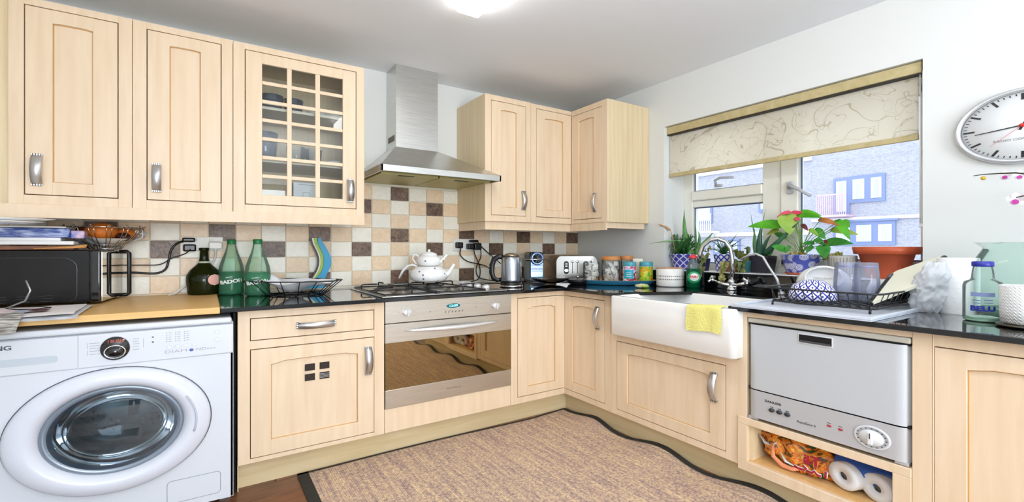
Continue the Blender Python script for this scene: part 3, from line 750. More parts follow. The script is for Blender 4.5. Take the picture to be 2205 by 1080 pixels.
# control fascia, slightly tilted, and lid
q = mb(enamel, True)
q.box(wx0, wx1, wy - .004, wy + .02, .655, .783, .006, 2)
fa = q.build('control_fascia', t)
mb(enamel, True).box(wx0, wx1 - .006, wy - .002, 3.08, .786, .812, .010, 3).build('lid', t)
mb(mat('seam_grey', '9AA0AA', .5)).box(wx0, wx1, wy - .001, wy + .01, .7825, .7865).box(-.408, -.4065, wy - .0045, wy, .66, .783).build('seam', t)
F = back_M(wy - .004)
dr = mb(mat('drawer_recess', 'C3CCD6', .4), False, F)
dr.prism(rrect(-.70, -.463, .690, .716, .010, 4), 'z', 0, .0012); dr.build('drawer_recess', fa)
prn = mat('grey_lettering', '4A4E58', .5); prl = mat('light_grey_lettering', 'A9ADB6', .5)
text('lettering', 'SAMSUNG', .022, F @ Matrix.Translation((-.652, .757, 0)), prn, fa, bold=.0006)
text('lettering', 'DIAM', .017, F @ Matrix.Translation((-.105, .687, 0)), prl, fa, sx=1.9)
text('lettering', 'NDvvv', .017, F @ Matrix.Translation((-.002, .687, 0)), prl, fa, sx=1.5)
mb(mat('blue_gem', '5A6CB8', .3), True, F).lathe([(.008, 0), (.007, .001), (.0001, .001)], (-.052, .687, 0), 12, sy=.8).build('gem_mark', fa)
q = mb(prl, False, F)
for z in (.748, .738, .728, .718, .706):
    q.box(-.375, -.345, z, z + .0022, 0, .0006).box(-.245, -.225, z + .004, z + .0062, 0, .0006)
q.box(-.382, -.3805, .730, .752, 0, .0006).box(-.382, -.3805, .704, .724, 0, .0006).box(-.212, -.2105, .715, .752, 0, .0006)
for i, u in enumerate((-.138, -.108, -.078)):
    for j in range(5): q.box(u, u + .004, .728 + j * .009, .732 + j * .009, 0, .0007); q.box(u + .008, u + .018, .729 + j * .009, .7312 + j * .009, 0, .0005)
for u in (-.185, -.184): q.box(u, u + .006, .752, .756, 0, .0007).box(u, u + .006, .732, .736, 0, .0007)
q.build('printed_marks', fa, kind='stuff')
ring = mat('soft_button', 'DDE1E8', .4)
for u, z in ((-.125, .708), (-.097, .709), (-.068, .710), (-.040, .711), (.04, .757), (.04, .722)):
    mb(ring, True, F).lathe([(.011, 0), (.0105, .002), (.009, .0015), (.0001, .002)], (u, z, 0), 16, sy=.8).build('button', fa)
q = mb(blackg, True, F); q.lathe([(.046, 0), (.044, .005), (.0001, .006)], (-.299, .722, 0), 32, sy=1.02)
pd = q.build('dial_surround', fa)
q = mb(chrome, True, F); q.lathe([(.033, .004), (.034, .009), (.030, .011), (.028, .007)], (-.299, .710, 0), 30, sy=.78, closed_caps=False); q.build('dial_ring', pd)
q = mb(blackg, True, F); q.lathe([(.028, .006), (.026, .016), (.0001, .018)], (-.299, .710, 0), 28, sy=.78); q.build('programme_knob', pd)
text('display_digits', '18:88', .018, F @ Matrix.Translation((-.299, .751, .0066)), mat('red_digits', 'B2604E', .5, emit='8A2A1A', es=.4), pd, sx=1.3)
# porthole
q = mb(mat('door_rim_line', '5A5E66', .3), True); q.lathe([(1, -.001), (1.0, -.006), (.985, -.006)], (cx, wy, cz), 64, sx=RX, sy=RZ, axis='y', closed_caps=False)
q.build('door_edge', t)
q = mb(mat('door_ring_white', 'DEE1EB', .28), True)
q.lathe([(.99, .0), (.985, -.018), (.95, -.030), (.80, -.034), (.735, -.028), (.70, -.008), (.68, .010)], (cx, wy, cz), 64, sx=RX, sy=RZ, axis='y', closed_caps=False)
dr = q.build('porthole_door', t)
bg_ = mat('porthole_bowl_glass', '46586E', .05, .3, coat=1)
q = mb(thin_glass('porthole_glass', 'B9C6CF', 1.6, mixin=.03), True)
q.lathe([(.690, .0), (.62, .03), (.56, .075), (.46, .125), (.25, .145), (.0001, .15)], (cx, wy, cz), 64, sx=RX, sy=RZ, axis='y')
q.build('glass_bowl', dr)
q = mb(mat('door_seal', '7C8896', .25, .2, coat=.6), True); q.lathe([(.690, -.002), (.66, -.006), (.60, .004), (.585, .02)], (cx, wy, cz), 64, sx=RX, sy=RZ, axis='y', closed_caps=False)
q.build('glass_rim', dr)
drum = noisy('drum_steel', '9A8C74', 'F4ECDC', (1, 1, 1), 7, 4, .35, .45)
q = mb(drum, True)
q.lathe([(.70, .02), (.74, .06), (.78, .16), (.78, .55), (.5, .60), (.0001, .60)], (cx, wy, cz), 48, sx=RX, sy=RZ, axis='y', closed_caps=False)
dm = q.build('drum', t)
for k_ in range(3):
    a = 2 * PI * k_ / 3 + .5; q = mb(steelp, True)
    px, pz = cx + .74 * RX * math.cos(a), cz + .74 * RZ * math.sin(a); qx, qz = cx + .45 * RX * math.cos(a), cz + .45 * RZ * math.sin(a)
    q.tube([(px, wy + .18, pz), (px, wy + .5, pz)], .05, 10).tube([(qx, wy + .56, qz), (cx, wy + .585, cz)], .02, 8); q.build('drum_paddle', dm)
q = mb(gap, True)
for r_ in (.55, .62, .69):
    for k_ in range(36):
        a = 2 * PI * k_ / 36; q.lathe([(.006, 0), (.006, -.003)], (cx + r_ * RX * math.cos(a), wy + .565 - (r_ - .5) * .12, cz + r_ * RZ * math.sin(a)), 6, axis='y')
q.build('drum_holes', dm)
q = mb(mat('handle_recess', 'C9CDD8', .4), True)
q.tube([(cx + .83 * RX * math.cos(a), wy - .0335, cz + .83 * RZ * math.sin(a)) for a in [-.25 + .07 * i for i in range(12)]], .010, 8, flat=.4); q.build('door_grip', dr)
q = mb(mat('seam_grey'[:9], '9AA0AA', .5))
def outline(q, pts, M, w_=.0012, closed=True):
    for i in range(len(pts) if closed else len(pts) - 1):
        a, b = pts[i], pts[(i + 1) % len(pts)]; q.tube([M @ Vector((a[0], a[1], 0)), M @ Vector((b[0], b[1], 0))], w_, 4)
outline(q, rrect(-.135, .052, .055, .148, .014, 4), back_M(wy)); q.build('filter_flap', t)

# ------------------------------------------------------------------ extractor hood
t = thing('extractor_hood', 'stainless steel chimney extractor hood above the hob', 'hood', (1.25, 3.0, 1.58))
hx0, hx1, hy = .845, 1.665, 2.655
q = mb(steel)
q.box(1.066, 1.372, 3.035, YW - .001, 1.79, ZC - .001, .0008); q.build('chimney', t)
q = mb(steel)
A = [q.v(p_) for p_ in ((hx0, hy, 1.606), (hx1, hy, 1.606), (hx1, YW - .001, 1.606), (hx0, YW - .001, 1.606))]
B = [q.v(p_) for p_ in ((1.064, 3.033, 1.800), (1.374, 3.033, 1.800), (1.374, YW - .001, 1.800), (1.064, YW - .001, 1.800))]
for i in range(4): q.f([A[i], A[(i + 1) % 4], B[(i + 1) % 4], B[i]])
q.f(B); q.build('canopy', t)
q = mb(steel)
q.box(hx0, hx1, hy, hy + .012, 1.568, 1.606, .001).box(hx0, hx0 + .012, hy, YW - .001, 1.568, 1.606, .001).box(hx1 - .012, hx1, hy, YW - .001, 1.568, 1.606, .001)
q.build('lip', t)
filt = mat('filter_mesh', 'B9B27A', .45, .35)
mb(mat('hood_inside', '8A8472', .4, .6)).box(hx0 + .012, hx1 - .012, hy + .012, YW - .002, 1.590, 1.600).build('underside', t)
for a, b in ((hx0 + .03, 1.25), (1.26, hx1 - .03)):
    q = mb(filt).box(a, b, hy + .10, YW - .03, 1.566, 1.588, .002); fo = q.build('grease_filter', t)
    mb(black).box((a + b) / 2 - .07, (a + b) / 2 + .03, hy + .115, hy + .135, 1.563, 1.566).build('latch', fo)
mb(black).box(1.0, 1.12, hy + .03, hy + .07, 1.580, 1.589).build('switch_panel', t)
q = mb(mat('vent_dark', '6A665C', .5))
for i in range(7): q.box(1.0635, 1.0662, 3.065 + i * .019, 3.073 + i * .019, 1.845, 1.885)
q.build('air_slots', t)

# ------------------------------------------------------------------ hob
t = thing('gas_hob', 'stainless steel four-burner gas hob set in the black worktop', 'hob', (1.15, 2.75, WT))
mb(steelp).box(.775, 1.56, 2.418, 3.075, WT + .0005, WT + .008, .003, 2).build('hob_plate', t)
bp = [(.95, 2.60), (.95, 2.90), (1.27, 2.60), (1.27, 2.90)]
for i, (x, y) in enumerate(bp):
    r_ = (.042, .05, .036, .042)[i]
    q = mb(mat('burner_ring', '8C867C', .35, .8), True); q.lathe([(r_ * 1.5, 0), (r_ * 1.4, .006), (r_ * 1.1, .008), (r_ * 1.1, .014)], (x, y, WT + .008), 24); b_ = q.build('burner', t)
    q = mb(castiron, True); q.lathe([(r_, .014), (r_ * 1.02, .018), (r_ * .9, .022), (.0001, .023)], (x, y, WT + .008), 24); q.build('burner_cap', b_)
for gx0, gx1 in ((.80, 1.105), (1.12, 1.42)):
    q = mb(castiron, True); z0, z1 = WT + .014, WT + .040
    cyc = [(gx0, 2.45), (gx1, 2.45), (gx1, 3.05), (gx0, 3.05)]
    q.tube([(x, y, z0) for x, y in cyc], .0045, 6, closed=True)
    xm = (gx0 + gx1) / 2
    for (x, y, dx, dy) in ((gx0, 2.60, 1, 0), (gx1, 2.60, -1, 0), (gx0, 2.90, 1, 0), (gx1, 2.90, -1, 0), (xm, 2.45, 0, 1), (xm, 3.05, 0, -1)):
        L_ = .095
        q.tube([(x, y, z0), (x, y, z1 - .006), (x + dx * .008, y + dy * .008, z1), (x + dx * L_, y + dy * L_, z1)], .0048, 6)
    q.tube([(xm, 2.655, z1), (xm, 2.845, z1)], .0048, 6).tube([(gx0, 2.75, z0), (gx1, 2.75, z0)], .0045, 6)
    for (x, y) in cyc: q.tube([(x, y, z0), (x, y, WT + .008)], .004, 6)
    q.build('pan_support', t)
for i, (x, y) in enumerate([(1.49, 2.56), (1.49, 2.67), (1.49, 2.78), (1.49, 2.89)]):
    q = mb(knobm, True); q.lathe([(.024, 0), (.023, .016), (.018, .020), (.0001, .021)], (x, y, WT + .008), 20); q.box(x - .005, x + .005, y - .02, y + .02, WT + .026, WT + .034, .002); q.build('knob', t)

# ------------------------------------------------------------------ patterned materials
def angle_uv(n, l, repeat_u, zscale):
    tc = n.new('ShaderNodeTexCoord'); sp = n.new('ShaderNodeSeparateXYZ'); l.new(tc.outputs['Object'], sp.inputs[0])
    at = n.new('ShaderNodeMath'); at.operation = 'ARCTAN2'; l.new(sp.outputs[1], at.inputs[0]); l.new(sp.outputs[0], at.inputs[1])
    mu = n.new('ShaderNodeMath'); mu.operation = 'MULTIPLY'; mu.inputs[1].default_value = repeat_u / (2 * PI); l.new(at.outputs[0], mu.inputs[0])
    mz = n.new('ShaderNodeMath'); mz.operation = 'MULTIPLY'; mz.inputs[1].default_value = zscale; l.new(sp.outputs[2], mz.inputs[0])
    return mu.outputs[0], mz.outputs[0]
def math_(n, l, op, a, b=None):
    m_ = n.new('ShaderNodeMath'); m_.operation = op
    for i, x in enumerate((a, b)):
        if x is None: continue
        if isinstance(x, (int, float)): m_.inputs[i].default_value = x
        else: l.new(x, m_.inputs[i])
    return m_.outputs[0]
def lattice(name, ground, line, rep, zs, width=.10, dots=False, rough=.2):
    """diagonal trellis printed round a pot"""
    m = bpy.data.materials.new(name); n, l = nodes(m); p = P(n); u, v = angle_uv(n, l, rep, zs)
    def band(s_):
        x = math_(n, l, 'ADD' if s_ > 0 else 'SUBTRACT', u, v); fr = math_(n, l, 'FRACT', math_(n, l, 'ADD', x, 50.0))
        return math_(n, l, 'ABSOLUTE', math_(n, l, 'SUBTRACT', fr, .5))
    a, b = band(1), band(-1)
    la = math_(n, l, 'LESS_THAN', a, width); lb = math_(n, l, 'LESS_THAN', b, width); f_ = math_(n, l, 'MAXIMUM', la, lb)
    if dots:
        da = math_(n, l, 'GREATER_THAN', a, .36); db = math_(n, l, 'GREATER_THAN', b, .36); f_ = math_(n, l, 'MAXIMUM', f_, math_(n, l, 'MULTIPLY', da, db))
    mc = n.new('ShaderNodeMix'); mc.data_type = 'RGBA'; mc.inputs[6].default_value = lin(ground); mc.inputs[7].default_value = lin(line)
    l.new(f_, mc.inputs[0]); l.new(mc.outputs[2], p.inputs['Base Color']); p.inputs['Roughness'].default_value = rough; MATS[name] = m; return m
def circles(name, ground, line, rep, zs):
    """concentric roundels printed round a pot"""
    m = bpy.data.materials.new(name); n, l = nodes(m); p = P(n); u, v = angle_uv(n, l, rep, zs)
    cb = n.new('ShaderNodeCombineXYZ'); l.new(u, cb.inputs[0]); l.new(v, cb.inputs[1])
    vo = n.new('ShaderNodeTexVoronoi'); vo.voronoi_dimensions = '2D'; vo.inputs['Scale'].default_value = 1; vo.inputs['Randomness'].default_value = .75; l.new(cb.outputs[0], vo.inputs['Vector']); d = vo.outputs['Distance']
    sn = math_(n, l, 'GREATER_THAN', math_(n, l, 'COSINE', math_(n, l, 'MULTIPLY', d, 44.0)), -.35)
    ins = math_(n, l, 'LESS_THAN', d, .43); f_ = math_(n, l, 'MULTIPLY', sn, ins)
    mc = n.new('ShaderNodeMix'); mc.data_type = 'RGBA'; mc.inputs[6].default_value = lin(ground); mc.inputs[7].default_value = lin(line)
    l.new(f_, mc.inputs[0]); l.new(mc.outputs[2], p.inputs['Base Color']); p.inputs['Roughness'].default_value = .2; return m
soil = mat('soil', '3A2C20', .95, bump=1, bscale=80)

# ------------------------------------------------------------------ things on the hob: double teapot
flor = bpy.data.materials.new('floral_enamel'); n, l = nodes(flor); p = P(n); tc = n.new('ShaderNodeTexCoord')
vo = n.new('ShaderNodeTexVoronoi'); vo.inputs['Scale'].default_value = 26; l.new(tc.outputs['Object'], vo.inputs['Vector'])
ft = math_(n, l, 'LESS_THAN', vo.outputs['Distance'], .17); nz = n.new('ShaderNodeTexNoise'); nz.inputs['Scale'].default_value = 9; l.new(tc.outputs['Object'], nz.inputs['Vector'])
f2 = math_(n, l, 'MULTIPLY', ft, math_(n, l, 'GREATER_THAN', nz.outputs['Fac'], .47))
mc = n.new('ShaderNodeMix'); mc.data_type = 'RGBA'; mc.inputs[6].default_value = lin('F6F5F3'); mc.inputs[7].default_value = lin('7A7488'); l.new(f2, mc.inputs[0]); l.new(mc.outputs[2], p.inputs['Base Color']); p.inputs['Roughness'].default_value = .15
TX, TY, TZ = 1.247, 2.90, WT + .046
latv = Vector((.79, -.61, 0))     # sideways direction of the pots, spout to the window side
def along(c, s_, z): return (c[0] + latv.x * s_, c[1] + latv.y * s_, z)
t = thing('kettle_pot', 'large white floral enamel teapot standing on the hob', 'teapot', (TX, TY, TZ))
q = mb(flor, True); q.lathe([(.095, 0), (.118, .012), (.128, .04), (.118, .07), (.090, .092), (.075, .098), (.0001, .100)], (TX, TY, TZ), 36); q.build('body', t)
q = mb(flor, True); q.tube([along((TX, TY), s_, TZ + z) for s_, z in ((.105, .035), (.135, .055), (.155, .085), (.172, .115))], [.022, .016, .011, .010], 10); q.build('spout', t)
q = mb(ceram, True); q.tube([along((TX, TY), s_, TZ + z) for s_, z in ((-.075, .095), (-.11, .108), (-.145, .100), (-.18, .065), (-.205, .018))], [.013, .014, .014, .014, .012], 10, flat=.6); q.build('handle', t)
TZ2 = TZ + .101
t = thing('small_teapot', 'small white floral teapot stacked on the larger one', 'teapot', (TX, TY, TZ2))
q = mb(flor, True); q.lathe([(.055, 0), (.072, .008), (.082, .03), (.076, .055), (.055, .07)], (TX, TY, TZ2), 32); q.build('body', t)
q = mb(flor, True); q.lathe([(.058, .068), (.05, .082), (.02, .094), (.008, .096), (.007, .100), (.012, .106), (.0001, .112)], (TX, TY, TZ2), 28); q.build('lid', t)
q = mb(flor, True); q.tube([along((TX, TY), s_, TZ2 + z) for s_, z in ((.066, .022), (.09, .035), (.105, .055), (.125, .078))], [.016, .011, .009, .008], 8); q.build('spout', t)
q = mb(ceram, True); q.tube([along((TX, TY), s_, TZ2 + z) for s_, z in ((-.066, .055), (-.085, .074), (-.108, .072), (-.112, .045), (-.09, .015), (-.072, .012))], .006, 8); q.build('handle', t)

# ------------------------------------------------------------------ electric kettle
KX, KY = 1.748, 2.66
t = thing('electric_kettle', 'brushed steel electric kettle with black handle next to the hob', 'kettle', (KX, KY, WT))
ks = mat('kettle_steel', 'B9C0CC', .25, 1.0)
q = mb(ks, True); q.lathe([(.072, .034), (.072, .05), (.071, .10), (.070, .16), (.066, .195), (.055, .212)], (KX, KY, WT), 36); q.build('body', t)
q = mb(mat('kettle_lid_steel', 'A59A86', .25, 1), True); q.lathe([(.058, .211), (.04, .226), (.015, .233), (.0001, .234)], (KX, KY, WT), 32); q.build('lid', t)
q = mb(chrome, True); q.lathe([(.078, 0), (.082, .006), (.082, .012), (.076, .016)], (KX, KY, WT), 36); q.use(black).lathe([(.076, .016), (.072, .022), (.074, .034)], (KX, KY, WT), 36); q.build('power_base', t)
q = mb(black, True); q.tube([(KX + latv.x * s_, KY + latv.y * s_, WT + z) for s_, z in ((-.055, .205), (-.085, .208), (-.118, .190), (-.132, .150), (-.134, .10), (-.122, .06), (-.095, .046), (-.07, .052))], [.013, .014, .015, .015, .014, .013, .012, .01], 10, flat=1.3); q.build('handle', t)

# coffee machine
Rz = math.radians(-22)
CM = Matrix.Translation((2.135, 2.88, WT)) @ Matrix.Rotation(Rz, 4, 'Z')
t = thing('coffee_machine', 'compact silver and black capsule coffee machine behind the kettle', 'coffee machine', (2.135, 2.88, WT))
smoke = mat('blue_silver', '7E98CE', .2, .7); side = mat('grey_side', '5C6A74', .35, .4)
q = mb(black, True, CM).box(-.055, .055, .02, .23, .165, .235, .02, 3); q.build('top_cover', t)
q = mb(side, False, CM).box(-.055, .055, .03, .23, .012, .165, .004); q.build('side_housing', t)
q = mb(smoke, False, CM).box(-.05, .05, .012, .03, .04, .165, .003)
q.use(mat('slot_blue', '3A4C80', .3))
for i in range(6): q.box(-.045, .045, .010, .0125, .085 + i * .011, .089 + i * .011)
q.build('front_grille', t)
q = mb(smoke, True, CM); q.lathe([(.053, 0), (.053, -.025), (.040, -.032), (.035, -.02)], (0, .02, .185), 28, axis='y', sy=.95, closed_caps=False); q.use(black).lathe([(.036, -.019), (.0001, -.019)], (0, .02, .185), 24, axis='y'); q.build('brew_head', t)
mb(chrome, True, CM).tube([(-.13, -.02, .18), (.10, -.02, .18)], .006, 8).build('lever', t)
mb(black, False, CM).box(-.055, .055, -.06, .23, 0, .012, .003).box(-.045, .045, -.055, .012, .012, .022, .002).build('drip_base', t)

# black dish and small lidded pot near the corner
t = thing('black_dish', 'curved black serving dish lying beside the coffee machine', 'dish', (2.12, 2.70, WT))
def dish(u, v):
    a = 2 * PI * u; r_ = v; x, y = .15 * r_ * math.cos(a), .075 * r_ * math.sin(a)
    return (2.125 + x * .83 + y * .55, 2.70 - x * .55 + y * .83, WT + .006 + .04 * (r_ ** 3) * (0.35 + .65 * abs(math.cos(a))))
mb(blackg, True).grid(dish, 28, 6, .005).build('bowl', t)
t = thing('small_black_pot', 'small black lidded pot with chrome knob before the toaster', 'pot', (2.30, 2.60, WT))
q = mb(castiron, True); q.lathe([(.05, 0), (.068, .006), (.078, .022), (.085, .028)], (2.30, 2.60, WT), 28); q.build('body', t)
q = mb(black, True); q.lathe([(.083, .028), (.06, .036), (.02, .04), (.0001, .04)], (2.30, 2.60, WT), 28); l_ = q.build('lid', t)
q = mb(chrome, True); q.lathe([(.006, .04), (.006, .046), (.013, .052), (.010, .06), (.0001, .062)], (2.30, 2.60, WT), 16); q.build('knob', l_)

# toaster
TM = Matrix.Translation((2.575, 2.93, WT)) @ Matrix.Rotation(math.radians(-38), 4, 'Z')
t = thing('toaster', 'four-slot polished steel toaster in the corner', 'toaster', (2.575, 2.93, WT))
ts = mat('toaster_steel', 'C4C2BE', .2, 1)
q = mb(ts, True, TM); prof = []
for i in range(9): a = PI / 2 * i / 8; prof.append((-.165 + .04 * (1 - math.cos(a)) * 1.0, .15 + .05 * math.sin(a)))
pr_ = [(-.165, .02)] + prof + [(-x, z) for x, z in reversed(prof)] + [(.165, .02)]
q.prism(pr_, 'y', -.085, .085); q.build('body', t)
mb(black, False, TM).box(-.16, .16, -.082, .082, 0, .02, .003).build('base', t)
q = mb(gap, False, TM)
for y in (-.05, -.015, .02, .055): q.box(-.11, .11, y - .008, y + .008, .199, .201)
q.build('bread_slots', t)
for sx_ in (-.085, .075):
    q = mb(black, True, TM); q.prism(rrect(sx_ - .02, sx_ + .02, .055, .160, .018, 4), 'y', -.088, -.085); c_ = q.build('control_plate', t)
    q = mb(chrome, True, TM); q.lathe([(.017, -.105), (.016, -.088)], (sx_, 0, .085), 20, axis='y', sy=.74)
    for z in (.115, .127, .139): q.box(sx_ - .010, sx_ + .010, -.091, -.088, z, z + .006, .001)
    q.build('dial', c_)
for sx_ in (-.035, .005, .12):
    q = mb(gap, False, TM).box(sx_ - .002, sx_ + .002, -.0862, -.0848, .06, .165); q.use(chrome, True).box(sx_ - .015, sx_ + .012, -.105, -.086, .150, .162, .003); q.build('lever', t)

# ------------------------------------------------------------------ tray with jars
TC = (2.535, 2.44); dv = Vector((.72, .694, 0)); lv = Vector((.694, -.72, 0)) 
t = thing('oval_tray', 'oval blue tray with wooden inside holding jars and tins', 'tray', (TC[0], TC[1], WT))
def tr_ring(k_, z, n_=40): return [(TC[0] + lv.x * .285 * k_ * math.cos(a) + dv.x * .155 * k_ * math.sin(a), TC[1] + lv.y * .285 * k_ * math.cos(a) + dv.y * .155 * k_ * math.sin(a), z) for a in [2 * PI * i / n_ for i in range(n_)]]
def rings(q, rr, cap0=True, cap1=True):
    R_ = [[q.v(p_) for p_ in r_] for r_ in rr]; k_ = len(R_[0])
    for a, b in zip(R_, R_[1:]):
        for i in range(k_): q.f([a[i], a[(i + 1) % k_], b[(i + 1) % k_], b[i]], True)
    if cap0: q.f(R_[0][::-1], False)
    if cap1: q.f(R_[-1], False)
rings(q := mb(mat('tray_blue', '2F7596', .35), True), [tr_ring(.86, WT + .001), tr_ring(.93, WT + .006), tr_ring(1.0, WT + .034)], True, False); q.build('outer_shell', t)
rings(q := mb(noisy('bamboo', 'E0AE70', 'EDC38C', (1, 8, 1), 6, 3, .5), True), [tr_ring(1.0, WT + .034), tr_ring(.985, WT + .035), tr_ring(.90, WT + .012)], False, True); q.build('wooden_inside', t)
TB = WT + .0135
paper = mat('white_paper', 'ECEAE6', .8); woodlid = noisy('wood_lid', 'C4793E', 'DB9A5C', (1, 1, 6), 6, 3, .5)
def jar(name, label, c, r, h, lid=None, fill=None, seed=0, nf=26):
    t = thing(name, label, 'jar', (c[0], c[1], TB))
    q = mb(clearc, True); q.lathe([(r * .92, 0), (r, .006), (r, h - .012), (r * .93, h)], (c[0], c[1], TB), 28, closed_caps=False); q.lathe([(r * .92, .001), (.0001, .001)], (c[0], c[1], TB), 28, closed_caps=False); q.build('glass', t)
    if lid:
        q = mb(lid, True); q.lathe([(r * .98, h - .004), (r * 1.03, h), (r * 1.03, h + .022), (r * .98, h + .026), (.0001, h + .026)], (c[0], c[1], TB), 28); q.build('lid', t)
    if fill:
        rr = random.Random(seed); q = mb(fill)
        for i in range(nf):
            a, rad, z = rr.random() * 2 * PI, rr.random() ** .5 * r * .68, .012 + (h - .035) * (i + .5) / nf
            M_ = Matrix.Translation((c[0] + rad * math.cos(a), c[1] + rad * math.sin(a), TB + z)) @ Matrix.Rotation(rr.random() * 3, 4, 'Z') @ Matrix.Rotation(rr.uniform(.5, 1.9), 4, 'X')
            q.M = M_; q.box(-r * .28, r * .28, -r * .25, r * .25, -.0025, .0025, .0015)
        q.M = Matrix.Identity(4); o = q.build('tea_bags', t); o['kind'] = 'stuff'
    return t
jar('glass_jar', 'open glass jar of white sachets at the toaster end of the tray', (2.395, 2.555), .062, .150, None, paper, 1)
jar('lidded_jar', 'tall glass jar of white paper sachets with thick wooden lid', (2.53, 2.49), .068, .166, woodlid, paper, 2, 34)
jar('lidded_jar', 'narrow wooden-lidded glass jar of brown tea behind the tins', (2.685, 2.475), .046, .168, woodlid, mat('brown_tea', '7A5A3C', .9), 3)
def tin_mat(name, base, z0, lo, spots, sc):
    m = bpy.data.materials.new(name); n, l = nodes(m); p = P(n); tc = n.new('ShaderNodeTexCoord')
    vo = n.new('ShaderNodeTexVoronoi'); vo.inputs['Scale'].default_value = sc; l.new(tc.outputs['Object'], vo.inputs['Vector'])
    r_ = n.new('ShaderNodeValToRGB'); r_.color_ramp.interpolation = 'CONSTANT'; cols = [base] + spots
    sep = n.new('ShaderNodeSeparateColor'); l.new(vo.outputs['Color'], sep.inputs[0]); l.new(sep.outputs[0], r_.inputs[0])
    while len(r_.color_ramp.elements) < len(cols): r_.color_ramp.elements.new(.5)
    for i, c_ in enumerate(cols): r_.color_ramp.elements[i].position = i / len(cols); r_.color_ramp.elements[i].color = lin(c_)
    sp = n.new('ShaderNodeSeparateXYZ'); l.new(tc.outputs['Object'], sp.inputs[0]); f_ = math_(n, l, 'GREATER_THAN', sp.outputs[2], z0)
    mc = n.new('ShaderNodeMix'); mc.data_type = 'RGBA'; l.new(f_, mc.inputs[0]); l.new(r_.outputs[0], mc.inputs[6]); mc.inputs[7].default_value = lin(lo)
    l.new(mc.outputs[2], p.inputs['Base Color']); p.inputs['Roughness'].default_value = .4; return m
def tin(label, c, r, h, m, panel=None):
    t = thing('tea_tin', label, 'tin', (c[0], c[1], TB)); q = mb(m, True)
    q.lathe([(r * .97, 0), (r, .003), (r, h * .80)], (c[0], c[1], TB), 26); q.build('label_sleeve', t)
    mb(mat('teal_lid', '4FA0B0', .35), True).lathe([(r, h * .80), (r * 1.01, h * .81), (r * 1.01, h - .004), (r * .97, h), (.0001, h)], (c[0], c[1], TB), 26).build('lid', t)
    if panel:
        a0 = math.atan2(-c[1], -c[0]); q = mb(panel[0], True); q.lathe([(r * 1.012, panel[1]), (r * 1.012, panel[2])], (c[0], c[1], TB), 10, a0=a0 - panel[3] - .15, a1=a0 + panel[3] - .15); q.build('name_panel', t)
        q = mb(paper, True)
        for z in (.045, .058, .071): q.lathe([(r * 1.018, z), (r * 1.018, z + .004)], (c[0], c[1], TB), 8, a0=a0 - .4 - .15, a1=a0 + .4 - .15)
        q.build('printed_lines', t)
    return t
tin('tea tin with turquoise panel on a violet label', (2.595, 2.365), .048, .152, tin_mat('violet_tin', 'B9A8D8', .12, 'A9B4E0', ['C8D0E8', 'D65A4A', 'F0E4E8', '8A2A40'], 60), (mat('turquoise_panel', '1FA8C0', .4), .03, .095, .75))
tin('tea tin with yellow-green fruit label nearest the sink', (2.70, 2.30), .048, .152, tin_mat('green_tin', 'B8D020', .118, '9CC8D0', ['D8DC40', '6CB82C', 'F0A030', 'A0CC28'], 70))
t = thing('tea_carton', 'small white carton behind the tea tins', 'carton', (2.757, 2.44, TB))
mb(mat('cream_carton', 'F0ECDA', .6), False, Matrix.Translation((2.755, 2.44, 0)) @ Matrix.Rotation(-.7, 4, 'Z')).box(-.045, .045, -.02, .02, TB, TB + .172, .002).build('box', t)
# scrap of food wrap in front of tray
t = thing('tea_bag_packet', 'small crumpled green and yellow packet on the worktop before the tray', 'packet', (2.44, 2.12, WT))
q = mb(mat('packet_cream', 'DDD8A8', .5), True); q.blob((2.44, 2.12, WT + .014), .05, .028, .012, .6, 3, 2); q.build('wrapper', t)
mb(mat('packet_green', 'A8C84A', .5), True).blob((2.45, 2.095, WT + .009), .03, .02, .008, .5, 3, 5).build('corner', t)

# white patterned container
def dotted():
    m = bpy.data.materials.new('dotted_enamel'); n, l = nodes(m); p = P(n); u, v = angle_uv(n, l, 44, 46)
    fu = math_(n, l, 'ABSOLUTE', math_(n, l, 'SUBTRACT', math_(n, l, 'FRACT', math_(n, l, 'ADD', u, 50.0)), .5))
    fv = math_(n, l, 'ABSOLUTE', math_(n, l, 'SUBTRACT', math_(n, l, 'FRACT', math_(n, l, 'ADD', v, 50.1)), .5))
    d = math_(n, l, 'LESS_THAN', math_(n, l, 'ADD', fu, fv), .28)
    zz = math_(n, l, 'MULTIPLY', math_(n, l, 'GREATER_THAN', v, 1.9), math_(n, l, 'LESS_THAN', v, 3.9)); f_ = math_(n, l, 'MULTIPLY', d, zz)
    mc = n.new('ShaderNodeMix'); mc.data_type = 'RGBA'; mc.inputs[6].default_value = lin('F2F0EC'); mc.inputs[7].default_value = lin('3A3830'); l.new(f_, mc.inputs[0]); l.new(mc.outputs[2], p.inputs['Base Color']); p.inputs['Roughness'].default_value = .25; return m
NX, NY = 2.70, 2.09
t = thing('storage_pot', 'round white pot with two dotted bands beside the sink', 'pot', (NX, NY, WT))
q = mb(dotted(), True); q.lathe([(.08, 0), (.09, .004), (.093, .012), (.093, .122), (.089, .126), (.085, .122), (.085, .03), (.0001, .03)], (NX, NY, WT), 40); q.build('body', t)
mb(mat('tan_rim', 'C89878', .4), True).lathe([(.0925, .1255), (.091, .130), (.084, .130), (.084, .124)], (NX, NY, WT), 40, closed_caps=False).build('rim', t)

